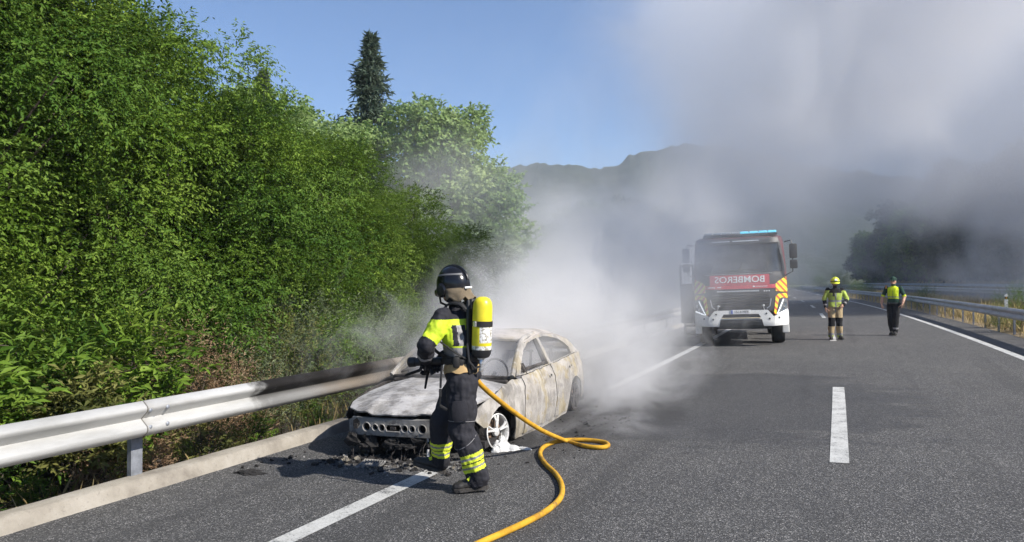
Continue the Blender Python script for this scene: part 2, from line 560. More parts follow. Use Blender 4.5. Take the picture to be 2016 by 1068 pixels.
for y0, y1 in ((-8.2, -2.8), (7.62, 13.1), (23.3, 28.7), (38.2, 43.6), (53.3, 58.7), (68.4, 73.8), (83.5, 88.9), (98.6, 104), (113.7, 119)):
    tag(strip('road_marking', -.085, .085, yr(y0, y1, .9), .005, M_PAINT), kind='structure')
tag(strip('road_marking', 11.6, 11.75, yr(-8, 280, 2), .036, M_PAINT), kind='structure')
tag(strip('road_marking', 19.2, 19.35, yr(-8, 280, 2), .036, M_PAINT), kind='structure')

kp = [(-5.64, -.03), (-5.66, .03), (-5.69, .105), (-5.715, .125), (-5.87, .128), (-5.89, .10), (-5.9, -.2)]
V = []; F = []
ky = yr(-8, 140, .35)
for y in ky:
    for (s, z) in kp:
        j = .011 * noise.noise((s * 4, y * 1.7, z * 5)) + .006 * noise.noise((s * 9, y * 6, 2))
        V.append(rp(s + j * .8, y, z + j))
n = len(kp)
for i in range(len(ky) - 1):
    for j in range(n - 1): F.append((i * n + j, (i + 1) * n + j, (i + 1) * n + j + 1, i * n + j + 1))
o = obj('kerb', V, F, M_KERB, smooth=True); o.data.set_sharp_from_angle(angle=R(50)); tag(o, kind='structure')

# ------------------------------------------------------------------ guard rails: W-beams in lapped lengths on steel posts
WB = [(0.020, 0.0), (0.03, .003), (.076, .036), (.083, .050), (.083, .072), (.077, .088), (.012, .144), (.005, .155), (.012, .166), (.077, .222), (.083, .238), (.083, .250), (.077, .264), (.03, .307), (.020, .31)]
def beam(parent, sgn, s, y0, y1, z0, m, lap=0.0):
    V = []; F = []
    ys = yr(y0, y1, .5)
    for y in ys:
        for (d, z) in WB:
            V.append(rp(s + sgn * (d + lap), y, z0 + z))
    n = len(WB)
    for i in range(len(ys) - 1):
        for j in range(n - 1): F.append((i * n + j, i * n + j + 1, (i + 1) * n + j + 1, (i + 1) * n + j))
    o = obj('rail_beam', V, F, m, parent, smooth=True)
    bm = bmesh.new(); bm.from_mesh(o.data)
    bmesh.ops.recalc_face_normals(bm, faces=bm.faces[:])
    bmesh.ops.solidify(bm, geom=bm.faces[:], thickness=.004)
    bm.to_mesh(o.data); bm.free()
    o.data.polygons.foreach_set('use_smooth', np.ones(len(o.data.polygons), dtype=bool))
    o.data.set_sharp_from_angle(angle=R(38))
    return o
def guard(name, label, sgn, s, ya, yb, z0, pitch, pp, m, bolts, group):
    g = thing(name, label, 'guard rail', rp(s, ya), group=group)
    k = 0; y = ya
    inv = Matrix.Translation(-Vector(rp(s, ya)))
    while y < yb:
        o = beam(g, sgn, s, y, y + pitch + .16, z0, m, .007 * (k % 2))
        o.data.transform(inv)
        k += 1; y += pitch
    y = ya + .1; k = 0
    pm = MB()
    h = z0 + .27
    # C-section post with a spacer block
    for (a, b_, c, d) in ((0, 0, .12, .005), (0.0575, -.022, .005, .05), (-.0575, -.022, .005, .05)):
        pm.box((sgn * (b_ - .0) , a * 1.0, h / 2 - .25), (d if d > .01 else .005, c, h + .5))
    pm.box((sgn * .075, 0, z0 + .155), (.15, .05, .16), b=.01)
    tmp = pm.build('post_proto', M_POST); pme = tmp.data; pme.name = 'post'
    bpy.data.objects.remove(tmp)
    while y < yb:
        p = bpy.data.objects.new('post', pme); link(p, g)
        p.location = Vector(rp(s - sgn * .15, y)) - Vector(rp(s, ya))
        p.rotation_euler = (0, 0, hd(y))
        y += pp
    if bolts:
        bm_ = MB(); bm_.lathe([(0, .012), (.012, .010), (.019, .004), (.019, 0)], axis='x', n=10)
        tmp = bm_.build('bolt_proto', M_POST, smooth=True); bme = tmp.data; bme.name = 'bolt'
        bpy.data.objects.remove(tmp)
        for yy in bolts:
            for dy, dz in ((-.055, .231), (.13, .231), (-.055, .079), (.13, .079), (.04, .155)):
                q = bpy.data.objects.new('bolt', bme); link(q, g)
                q.location = Vector(rp(s + sgn * (.0875 if dz != .155 else .008), yy + dy, z0 + dz)) - Vector(rp(s, ya))
                q.rotation_euler = (0, 0, 0 if sgn > 0 else pi)
    return g
guard('guard_rail', 'pale steel guard rail beside the burnt car, sooted where it passes the car', 1, -5.70, -3.3, 80, .50, 4.0, 4.0, M_GALV, [.78, 4.80, 12.8], 'roadside guard rails')
guard('guard_rail', 'grey steel guard rail with dry grass beneath, along the lane where the two men walk', -1, 4.78, -2, 170, .50, 4.0, 2.0, M_GALV2, None, 'roadside guard rails')
guard('guard_rail', 'distant guard rail across the grass median, beside the opposite carriageway', -1, 10.5, -2, 170, .66, 4.0, 4.0, M_GALV2, None, 'roadside guard rails')
guard('guard_rail', 'farthest guard rail at the foot of the dark wooded slope', -1, 20.6, 20, 200, .60, 4.0, 4.0, M_GALV2, None, 'roadside guard rails')

# white delineator posts behind the right-hand rail
M_WHITE = simple('white_plastic', (.78, .78, .76), .5, 0, .06)
M_BLK = simple('black_plastic', (.02, .02, .022), .5, 0, .2)
M_AMB = simple('amber_reflector', (.7, .3, .08), .3, 0, .1)
def delineator(s, y, lab):
    g = thing('delineator_post', lab, 'marker post', rp(s, y, .02), (0, 0, hd(y)), 'white roadside marker posts')
    b = MB(); b.prism([(-.055, -.1), (.055, -.1), (.055, 1.0), (.03, 1.08), (-.055, 1.02)], -.03, .03); b.build('post', M_WHITE, g)
    b = MB(); b.box((0, -.0315, .92), (.112, .006, .09)); b.build('band', M_BLK, g)
    b = MB(); b.box((0, -.036, .92), (.04, .006, .06)); b.build('reflector', M_AMB, g)
delineator(6.1, 32.7, 'white marker post in the dry grass behind the right-hand rail, nearest the camera')
delineator(5.6, 56.4, 'white marker post behind the head of the officer in the cap')
delineator(5.6, 107.0, 'tiny white marker post left of the walking firefighter with the yellow helmet')

# ------------------------------------------------------------------ far mountain
def mountain_mat():
    m, t, b = mk('mountain_woods')
    co = t.node('ShaderNodeNewGeometry').outputs['Position']
    c = t.ramp(t.noise(.045, 8, .75, co), [(.3, (.018, .028, .018)), (.5, (.034, .048, .028)), (.62, (.052, .064, .036)), (.78, (.10, .098, .06))])
    t.l.new(c, b.inputs['Base Color']); b.inputs['Roughness'].default_value = .95
    t.l.new(t.bump(t.noise(.12, 8, .8, co), 1.0, 6), b.inputs['Normal'])
    return m
def mountain(name, prof, d0, d1, seed, amp):
    V = []; F = []
    px = np.arange(prof[0][0], prof[-1][0] + 1, 5.0)
    ds = np.linspace(0, 1, 26)
    for p in px:
        el = np.interp(p, [q[0] for q in prof], [q[1] for q in prof])
        b_ = math.atan((p - 1008) / 1456.) - R(23.8)
        for u in ds:
            d = d0 + (d1 - d0) * u
            D = d / math.cos(math.atan((p - 1008) / 1456.))
            X, Y = D * math.sin(b_), D * math.cos(b_)
            prof_h = math.sin(min(1, u / .62) * pi / 2) ** 1.15 if u < .62 else 1 - ((u - .62) / .38) ** 2 * .5
            dm = d0 + (d1 - d0) * .62
            h = (el * dm + 1.7) * prof_h
            h += (noise.fractal((X / 60 + seed, Y / 60, 0), 1, 2, 4) * 6 + noise.noise((X / 9, Y / 9, seed)) * 2.6 + noise.noise((X / 4, Y / 4, seed)) * 1.6) * amp * min(1, u * 3)
            V.append((X, Y, h - 4 * (1 - min(1, u * 4))))
    n = len(ds)
    for i in range(len(px) - 1):
        for j in range(n - 1): F.append((i * n + j, (i + 1) * n + j, (i + 1) * n + j + 1, i * n + j + 1))
    return tag(obj(name, V, F, M_MTN, smooth=True), kind='structure')
M_MTN = mountain_mat()
mountain('mountain', [(500, .10), (800, .125), (940, .136), (985, .143), (1020, .152), (1060, .158), (1090, .154), (1130, .150), (1180, .149), (1215, .154), (1240, .166), (1290, .171), (1350, .18), (1450, .175), (1600, .15), (1800, .13), (2100, .10), (2500, .08)], 330, 760, 3.3, 1.0)
# ------------------------------------------------------------------ foliage
def leaf_mat(name, dark, midc, light, trans=.28, rough=.55, tr_col=None):
    m, t, b = mk(name)
    at = t.node('ShaderNodeAttribute', attribute_name='tint')
    c = t.ramp(at.outputs['Fac'], [(.0, dark), (.45, midc), (1.0, light)])
    t.l.new(c, b.inputs['Base Color'])
    b.inputs['Roughness'].default_value = rough
    b.inputs['Specular IOR Level'].default_value = .12
    tr = t.node('ShaderNodeBsdfTranslucent')
    t.l.new(t.mix(.5, c, tr_col or tuple(min(1, v * 1.9) for v in light)), tr.inputs[0])
    ms = t.node('ShaderNodeMixShader'); ms.inputs[0].default_value = trans
    t.l.new(b.outputs[0], ms.inputs[1]); t.l.new(tr.outputs[0], ms.inputs[2])
    t.l.new(ms.outputs[0], t.n['Material Output'].inputs[0])
    return m
M_LEAF = leaf_mat('leaf_bright', (.026, .058, .005), (.082, .152, .014), (.195, .28, .045), .22)
M_LEAF2 = leaf_mat('leaf_deep', (.016, .044, .005), (.052, .114, .013), (.14, .215, .036), .20)
M_LEAFD = leaf_mat('leaf_backlit', (.010, .020, .008), (.026, .044, .014), (.06, .085, .028), .15)  # slope trees' backlit shade painted in as a darker leaf colour
M_LEAFP = leaf_mat('leaf_pale', (.09, .15, .05), (.20, .30, .10), (.37, .46, .20), .3)
M_LEAFG = leaf_mat('leaf_grey_green', (.06, .085, .04), (.13, .17, .085), (.24, .28, .16), .25)
M_CONIF = leaf_mat('needle_dark', (.04, .065, .045), (.085, .12, .085), (.14, .18, .12), .2, .55)
M_DRY = leaf_mat('leaf_dry_brown', (.11, .065, .035), (.21, .135, .08), (.33, .24, .15), .2, .7)
M_OLIVE = leaf_mat('leaf_olive', (.05, .06, .018), (.12, .13, .035), (.22, .22, .07), .25)
M_STRAW = leaf_mat('straw', (.20, .14, .06), (.37, .28, .13), (.55, .45, .25), .3, .7)
M_BARK = simple('bark', (.085, .068, .052), .9, 0, .3, 5, .6, 30)
M_BARKG = simple('bark_grey', (.15, .135, .115), .9, 0, .3, 5, .6, 30)

def norm(a): return a / np.maximum(np.linalg.norm(a, axis=-1, keepdims=True), 1e-9)
def leaves(base, direc, L, W, up, tint, fold=.25):
    """One lanceolate leaf (two triangles folded on the midrib) per row."""
    n = len(base)
    side = norm(np.cross(direc, up)); nn = norm(np.cross(side, direc))
    V = np.empty((n, 4, 3))
    V[:, 0] = base
    mid = base + direc * (L * .45)[:, None]
    V[:, 1] = mid + side * (W * .5)[:, None] + nn * (W * fold)[:, None]
    V[:, 2] = base + direc * L[:, None] - nn * (L * .12)[:, None]
    V[:, 3] = mid - side * (W * .5)[:, None] + nn * (W * fold)[:, None]
    return V.reshape(-1, 3), np.repeat(tint, 4)
def tri_mesh(name, V, tint, m):
    n = len(V) // 4
    me = bpy.data.meshes.new(name)
    me.vertices.add(len(V)); me.vertices.foreach_set('co', V.astype(np.float32).ravel())
    k = np.arange(n)[:, None] * 4
    T = np.concatenate([k + np.array([[0, 1, 2]]), k + np.array([[0, 2, 3]])], axis=1).astype(np.int32)
    me.loops.add(n * 6); me.loops.foreach_set('vertex_index', T.ravel())
    me.polygons.add(n * 2)
    me.polygons.foreach_set('loop_start', np.arange(n * 2, dtype=np.int32) * 3)
    try: me.polygons.foreach_set('loop_total', np.full(n * 2, 3, dtype=np.int32))
    except Exception: pass
    a = me.attributes.new('tint', 'FLOAT', 'POINT'); a.data.foreach_set('value', tint.astype(np.float32))
    me.materials.append(m)
    me.update(calc_edges=True)
    return me
def crown(name, seed, lobes, nclump, ntwig, nleaf, L, W, m, twigL=.55, droop=.5, shell=(.62, 1.05), clump_r=.28, tint_lo=.1, upb=.5, zmin=.05, flat=.6, ball=0.0):
    """Leafy crown: clumps on lumpy lobes, each clump a spray of drooping twigs, each twig a row of leaves."""
    r = np.random.default_rng(seed)
    lob = np.array([[*c, *q] for c, q in lobes]); 
    wt = np.prod(lob[:, 3:6], axis=1) ** .667; wt /= wt.sum()
    k = r.choice(len(lob), nclump, p=wt)
    d = norm(r.normal(size=(nclump, 3)))
    rad = shell[0] + (shell[1] - shell[0]) * r.random(nclump) ** .55
    lump = 1 + .16 * np.sin(d[:, 0] * 5 + seed) * np.cos(d[:, 1] * 4.3 + seed * 2) + .12 * np.sin(d[:, 2] * 7 + seed * 3) + .08 * np.sin(d[:, 0] * 13 + d[:, 2] * 11)
    cc = lob[k, :3] + d * lob[k, 3:6] * (rad * lump)[:, None]
    out = norm(d * 1.0 / np.maximum(lob[k, 3:6], .1))
    keep = cc[:, 2] > zmin
    cc, out = cc[keep], out[keep]; n = len(cc)
    ct = r.normal(.45, .22, n)
    of = r.normal(size=(n * ntwig, 3))
    if ball:
        csz = np.repeat(.7 + .7 * r.random(n), ntwig)[:, None]
        of = norm(of) * (.35 + .75 * r.random((n * ntwig, 1)) ** .5) * np.array([1, 1, .6]) * csz
    tb = np.repeat(cc, ntwig, 0) + of * clump_r
    td = norm(np.repeat(out, ntwig, 0) * (.8 - .45 * min(1, ball)) + norm(of) * ball + r.normal(size=(n * ntwig, 3)) * .55 + np.array([0, 0, upb]))
    tl = twigL * (.6 + .8 * r.random(n * ntwig))
    tt = np.repeat(ct, ntwig) + r.normal(0, .07, n * ntwig)
    N = n * ntwig * nleaf
    s = np.tile(np.linspace(.12, 1, nleaf), n * ntwig) + r.normal(0, .03, N)
    TB = np.repeat(tb, nleaf, 0); TD = np.repeat(td, nleaf, 0); TL = np.repeat(tl, nleaf)
    dn = np.array([0, 0, -1.0])
    pos = TB + TD * (TL * s)[:, None] + dn * (droop * TL * s * s)[:, None]
    tan = norm(TD + dn * (2 * droop * s)[:, None])
    sd = norm(np.cross(tan, np.array([0, 0, 1.0])) + 1e-6)
    sg = np.tile(np.where(np.arange(nleaf) % 2 == 0, 1.0, -1.0), n * ntwig)
    ld = norm(tan * .75 + sd * (sg * .75)[:, None] + r.normal(size=(N, 3)) * .42 + dn * .15)
    up = norm(np.array([0, 0, 1.0]) * flat + np.repeat(np.repeat(out, ntwig, 0), nleaf, 0) * .5 + r.normal(size=(N, 3)) * .38)
    lm = .65 + .7 * r.random(N)
    tint = np.clip(np.repeat(tt, nleaf) + r.normal(0, .1, N) + .12 * s, tint_lo * 0, 1)
    V, T = leaves(pos, ld, L * lm, W * lm, up, tint)
    return tri_mesh(name, V, T, m), cc
def limbs(name, seed, base, tips, r0, m, rk=.018, nt=16):
    r = random.Random(seed); b = MB()
    top = max((Vector(t).z for t in tips), default=2)
    cen = sum((Vector(t) for t in tips), Vector()) / max(1, len(tips))
    trunk = [Vector(base), Vector(base).lerp(cen, .3) + Vector((r.uniform(-.1, .1), r.uniform(-.1, .1), .1)), Vector((cen.x, cen.y, top * .55)), Vector((cen.x + r.uniform(-.2, .2), cen.y, top * .86))]
    tp = spline(trunk, 5)
    b.tube(tp, [r0 * (1 - .82 * k / (len(tp) - 1)) for k in range(len(tp))], 8)
    sel = r.sample(list(range(len(tips))), min(nt, len(tips)))
    for q in sel:
        t = Vector(tips[q]); 
        h = max(.12, min(.9, (t.z / top) * .62))
        a = tp[int(h * (len(tp) - 1))]
        mid = a.lerp(t, .5) + Vector((r.uniform(-.2, .2), r.uniform(-.2, .2), r.uniform(-.1, .35)))
        P = spline([a, mid, t], 4)
        w0 = r0 * .32
        b.tube(P, [max(.006, w0 * (1 - .9 * k / (len(P) - 1))) for k in range(len(P))], 5, cap=False)
    o = b.build(name, m, None, smooth=True, auto=None, fix=False)
    me = o.data; bpy.data.objects.remove(o)
    return me

PROT = {}
def proto(key, seed, lobes, nclump, ntwig, nleaf, L, W, m, bark=None, r0=.12, **kw):
    nt = kw.pop('nlimb', 18)
    cm, cc = crown(key + '_crown', seed, lobes, nclump, ntwig, nleaf, L, W, m, **kw)
    rr = random.Random(seed)
    tips = [tuple(c) for c in cc[np.random.default_rng(seed).permutation(len(cc))[:90]]]
    tm = limbs(key + '_trunk', seed, (0, 0, -.3), tips, r0, bark or M_BARK, nt=nt)
    PROT[key] = (cm, tm)
def plant(key, name, label, cat, x, y, s=1.0, rz=0.0, group=None, sz=None, mat=None, z=None, stem='trunk'):
    zz = gz(x - cx(y), y) - .05 if z is None else z
    t = thing(name, label, cat, (x, y, zz), (0, 0, rz), group)
    t.scale = (s, s, sz or s)
    c = link(bpy.data.objects.new('crown' if stem == 'trunk' else 'foliage', PROT[key][0]), t)
    c['kind'] = 'stuff'
    if mat:
        c.material_slots[0].link = 'OBJECT'; c.material_slots[0].material = mat
    link(bpy.data.objects.new(stem, PROT[key][1]), t)
    return t

# big roadside willows / ashes: unit trees about 5 m tall
proto('willow_a', 3, [((0, 0, 3.0), (1.8, 1.8, 1.9)), ((1.1, -.7, 1.6), (1.2, 1.3, 1.4)), ((-.6, .8, 4.2), (1.0, 1.0, 1.0)), ((.8, 1.0, 1.5), (1.2, 1.1, 1.3)), ((-1.0, -.8, 1.8), (1.2, 1.2, 1.5)), ((.9, .1, 3.6), (.9, .9, .9))],
      108, 150, 16, .050, .0215, M_LEAF, zmin=.6, r0=.13, nlimb=75, clump_r=.50, twigL=.42, shell=(.50, 1.10), ball=.9, droop=.38)
proto('willow_b', 8, [((0, 0, 2.8), (1.6, 1.7, 1.8)), ((1.0, .8, 1.7), (1.3, 1.1, 1.5)), ((.2, -.4, 4.2), (.9, .9, 1.0)), ((-.9, .2, 1.7), (1.2, 1.3, 1.5)), ((1.0, -1.1, 1.5), (1.1, 1.1, 1.3)), ((.8, .2, 3.4), (.9, .9, .9))],
      78, 150, 16, .047, .0220, M_LEAF2, zmin=.6, r0=.12, nlimb=75, droop=.45, clump_r=.48, twigL=.42, shell=(.50, 1.10), ball=.9)
proto('willow_c', 15, [((0, 0, 2.4), (1.5, 1.5, 1.6)), ((.9, .2, 1.2), (1.2, 1.3, 1.1)), ((-.7, -.6, 3.2), (1.0, 1.0, 1.0)), ((.6, -1, 1.3), (1.0, 1.0, 1.1)), ((.5, .8, 2.6), (.8, .8, .8))],
      74, 135, 15, .048, .0185, M_LEAF, zmin=.5, r0=.1, nlimb=72, droop=.4, upb=.5, clump_r=.42, twigL=.36, shell=(.50, 1.10), ball=.9)
TG = 'leafy trees on the bank beyond the left guard rail'
# (key, x, y, scale, turn, label)
for key, x, y, s, rz, sz, mat, lab in [
    ('willow_a', -8.9, 2.6, 1.12, .4, 1.2, None, 'big bright green willow at the left edge of the picture'),
    ('willow_b', -8.9, 5.0, 1.12, 2.1, 1.22, M_LEAF, 'tall willow behind the pale guard rail post, second from the left edge'),
    ('willow_a', -9.5, 7.4, 1.10, 3.6, 1.20, None, 'tallest of the willows left of the burnt car, top cut off by the picture edge'),
    ('willow_b', -9.0, 9.3, 1.0, 5.0, 1.06, None, 'deep green willow whose shoulder meets the blue sky'),
    ('willow_c', -8.2, 9.2, .72, 1.0, .74, None, 'low round willow directly behind the guard rail left of the car'),
    ('willow_a', -9.1, 11.2, .86, 1.9, .92, M_LEAF2, 'dense willow standing behind the bonnet of the burnt car'),
    ('willow_c', -8.9, 13.4, .92, 4.2, .98, None, 'sunlit round-topped willow with bare twigs showing low in its crown'),
    ('willow_c', -8.9, 15.6, .8, 2.7, .78, M_OLIVE, 'olive green last willow of the row sloping down into the smoke'),
    ('willow_b', -12.3, 9.2, 1.40, .9, 1.34, None, 'dark willow in the second row, behind the tallest willow'),
    ('willow_b', -12.2, 13.6, 1.05, 3.9, 1.06, M_LEAF, 'second row willow seen between the dark willow and the pale poplar'),
    ('willow_a', -13.0, 5.2, 1.55, 3.0, 1.5, M_LEAF2, 'back row willow behind the left edge of the picture'),
]:
    plant(key, 'willow_tree', lab, 'tree', x * 1.12, y * 1.12, s * 1.11, rz, TG, sz * 1.11)

proto('poplar', 21, [((0, 0, 4.6), (2.2, 2.2, 2.6)), ((.6, .5, 2.8), (2.2, 2.0, 2.2)), ((-.5, -.3, 6.6), (1.4, 1.4, 1.4)), ((1.3, -.4, 3.9), (1.4, 1.4, 1.6)), ((-1.2, .5, 3.4), (1.6, 1.6, 2.0))],
      130, 60, 8, .15, .095, M_LEAFP, M_BARKG, r0=.2, twigL=.42, droop=.2, clump_r=.52, nlimb=40, ball=.9, shell=(.5, 1.08))
PG = 'pale poplars behind the willows'
for x, y, s, rz, sz, lab in [
    (-12.5, 23.0, .92, 0, 1.06, 'pale green poplar veiled by smoke right of the dark spire tree'),
    (-14.8, 27.0, .84, 2.2, .84, 'smoke-veiled poplar farthest along the left row'),
    (-16.4, 21.0, .93, 4, .95, 'pale sunlit poplar top left of the dark spire tree'),
    (-18.6, 21.0, 1.05, 1.2, 1.06, 'pale poplar rising just over the willows, farthest left'),
    (-14.6, 24.5, .72, 5.2, .74, 'shorter poplar between the spire tree and the tall veiled poplar')]:
    plant('poplar', 'poplar_tree', lab, 'tree', x, y, s, rz, PG, sz)
for k, (x, y, s) in enumerate([(-13.0, 33, .62), (-12.5, 39, .8), (-14, 47, .95), (-14, 58, 1.0), (-17, 70, 1.1), (-19, 84, 1.1), (-22, 98, 1.1), (-27, 115, 1.1)]):
    plant('poplar', 'poplar_tree', 'dim roadside poplar lost in the thick smoke behind the burnt car', 'tree', x, y, s, k * 1.3, 'smoke-hidden trees along the left roadside', s, M_LEAF2)

def spire():
    r = np.random.default_rng(5); B = []; D = []; 
    for h in np.linspace(1.2, 11.3, 105):
        rad = .04 + 3.9 * (1 - h / 11.4) ** 1.1 * (0.45 + .75 * r.random())
        for j in range(5):
            a = r.random() * 6.283
            d = np.array([math.cos(a), math.sin(a), .25 + .3 * r.random()])
            m_ = 26
            s = np.linspace(.1, 1, m_)
            P = np.array([0, 0, h]) + d * (rad * s)[:, None] + np.array([0, 0, -1]) * (rad * .35 * s * s)[:, None]
            B.append(P + r.normal(size=P.shape) * min(.12, .02 + .09 * rad)); D.append(np.tile(d * .5 + np.array([0, 0, -.35]), (m_, 1)))
    B = np.concatenate(B); D = norm(np.concatenate(D) + r.normal(size=B.shape) * .5)
    N = len(B); L = .26 * (.6 + .8 * r.random(N))
    V, T = leaves(B, D, L, L * .26, norm(r.normal(size=B.shape) + np.array([0, 0, .8])), np.clip(r.normal(.45, .2, N), 0, 1))
    me = tri_mesh('spire_crown', V, T, M_CONIF)
    b = MB(); b.tube([(0, 0, -.3), (0, 0, 4), (.05, 0, 11)], [.2, .13, .02], 8)
    o = b.build('t', M_BARK, smooth=True, fix=False); tm = o.data; bpy.data.objects.remove(o)
    PROT['spire'] = (me, tm)
spire()
plant('spire', 'spire_tree', 'tall dark narrow tree rising above the willows against the blue sky', 'tree', -16.6, 24.0, 1.08, .4, None, 1.0)
plant('spire', 'spire_tree', 'slim dark tree tip showing just above the shoulder of the willows', 'tree', -15.2, 16.6, .62, 2.4, None, .70)

# ------------------------------------------------------------------ shrubs along the left rail
proto('sapling', 31, [((0, 0, .75), (.5, .5, .75)), ((.2, .2, 1.15), (.35, .35, .45)), ((-.25, -.1, .55), (.4, .4, .5))], 60, 5, 11, .135, .040, M_LEAF, zmin=.38, r0=.02, twigL=.5, droop=.35, upb=1.1, clump_r=.12, nlimb=22)
proto('osier', 37, [((0, 0, .6), (.6, .6, .65)), ((.2, .1, 1.0), (.4, .4, .4))], 90, 8, 12, .05, .010, M_LEAFG, r0=.015, twigL=.42, droop=.1, upb=1.4, clump_r=.15, nlimb=40)
proto('weed', 41, [((0, 0, .22), (.2, .2, .25))], 26, 5, 9, .055, .016, M_LEAF2, r0=.006, twigL=.22, droop=.2, upb=1.2, clump_r=.06, nlimb=16)
SG = 'shrubs behind the left guard rail'
for k, (x, y, s, key, mat, lab) in enumerate([
    (-6.9, 2.9, 1.05, 'sapling', None, 'leafy sapling at the far left behind the rail'),
    (-7.1, 3.7, 1.0, 'sapling', None, 'bright leafy sapling behind the rail, left of the rail post'),
    (-7.4, 4.6, 1.1, 'sapling', M_LEAF2, 'dark leafy sapling behind the rail near the rail post'),
    (-6.9, 4.95, .72, 'sapling', M_OLIVE, 'yellow-green low sapling just above the rail joint'),
    (-7.3, 5.7, .98, 'sapling', None, 'leafy sapling between the rail post and the dry brown bush'),
    (-7.15, 6.6, .98, 'osier', M_DRY, 'dry brown bush behind the guard rail'),
    (-7.0, 7.2, .7, 'osier', M_DRY, 'reddish dry bush beside the larger dry brown bush'),
    (-8.1, 6.6, .95, 'osier', None, 'grey-green osier just behind the dry brown bush'),
    (-7.7, 8.0, .92, 'osier', None, 'grey-green osier behind the sooty part of the rail'),
    (-7.6, 8.9, 1.05, 'osier', M_OLIVE, 'olive osier left of the car windscreen pillar'),
    (-7.7, 9.9, 1.2, 'osier', None, 'grey feathery osier behind the bonnet of the burnt car'),
    (-7.8, 11.0, 1.15, 'osier', None, 'tall osier behind the arm of the firefighter with the hose'),
    (-8.0, 12.4, 1.1, 'osier', M_LEAFG, 'osier in thin smoke behind the roof of the burnt car'),
    (-8.6, 5.7, 1.15, 'sapling', M_LEAF2, 'tall dark sapling in the shade of the willows'),
    (-8.2, 7.6, .95, 'sapling', M_LEAF2, 'dark sapling above the dry brown bush'),
    (-7.9, 3.3, 1.25, 'sapling', None, 'tallest bright sapling at the left edge')]):
    plant(key, 'shrub', lab, 'shrub', x, y, s, k * 1.7, SG, s, mat, stem='stem')
for k in range(24):
    x = RNG.uniform(-7.3, -6.02); y = RNG.uniform(2.6, 8.8)
    plant('weed', 'weed_plant', 'small green weed growing from dark soil under the left guard rail', 'weed', x, y, RNG.uniform(.45, .95), k * 2.1, 'weeds under the left guard rail', None, [None, M_LEAF, M_OLIVE, M_DRY][k % 4], stem='stem')

# roadside shrubs along the right-hand rail
for k, (s, y, sc, mat, lab) in enumerate([
    (5.3, 27.2, .85, M_LEAF, 'green shrub in the dry grass at the right picture edge'),
    (5.25, 29.6, .5, M_LEAFG, 'pale green low shrub beside the shrub at the right picture edge'),
    (5.3, 45.5, .8, M_LEAF2, 'dark green shrub behind the rail right of the officer'),
    (5.4, 72.5, .9, M_LEAF2, 'round dark shrub behind the rail between the two walking men'),
    (5.5, 76.5, .8, M_LEAF2, 'second dark shrub along the rail between the two walking men'),
    (5.4, 80.5, 1.0, M_LEAF2, 'third dark shrub along the rail between the two walking men'),
    (5.6, 99.0, 1.7, M_LEAF2, 'wide dark shrub far along the rail beside the helmeted man'),
    (5.6, 128.0, 1.5, M_LEAF2, 'farthest shrub along the rail beside the truck')]):
    p = rp(s, y)
    plant('osier', 'shrub', lab, 'shrub', p[0], p[1], sc, k * 2.0, 'shrubs along the right-hand rail', sc, mat, z=gz(s, y) - .03, stem='stem')

# dry grass in the median and under the right-hand rail
def grass(name, n, s0, s1, y0, y1, h0, h1, wd, m, seed, pw=1.0):
    r = np.random.default_rng(seed)
    y = y0 + (y1 - y0) * r.random(n) ** pw
    s = s0 + (s1 - s0) * r.random(n)
    s += .25 * np.sin(y * 3.1) * np.sin(y * .7)
    P = np.array([(rp(a, b)[0], rp(a, b)[1], gz(a, b) - .02) for a, b in zip(s, y)])
    d = norm(np.column_stack([r.normal(0, .28, n), r.normal(0, .28, n), np.ones(n)]))
    clump = .5 + .5 * np.sin(s * 2.7 + np.sin(y * 1.3) * 2) * np.sin(y * 1.9 + s)
    L = (h0 + (h1 - h0) * r.random(n)) * (.6 + .6 * clump)
    W = wd * (.6 + .8 * r.random(n)) * np.maximum(1, np.sqrt(np.abs(y)) / 5)
    V, T = leaves(P, d, L, W, norm(r.normal(size=(n, 3)) * np.array([1, 1, .1])), np.clip(r.normal(.5, .2, n) + .2 * (clump - .5), 0, 1), .05)
    o = link(bpy.data.objects.new(name, tri_mesh(name, V, T, m)))
    return tag(o, kind='stuff')
grass('dry_grass', 26000, 5.0, 10.3, 16, 130, .25, .62, .022, M_STRAW, 61, 1.6)
grass('dry_grass', 3500, 20.9, 25, 60, 190, .3, .8, .06, M_STRAW, 62)
grass('grass', 700, -9.5, -6.3, 1.6, 12, .10, .36, .012, M_OLIVE, 63)
grass('dry_grass', 420, -8.0, -6.1, 2.5, 10.5, .12, .40, .007, M_STRAW, 64)
grass('grass', 1600, 5.2, 9.5, 17, 60, .2, .45, .03, M_OLIVE, 65)

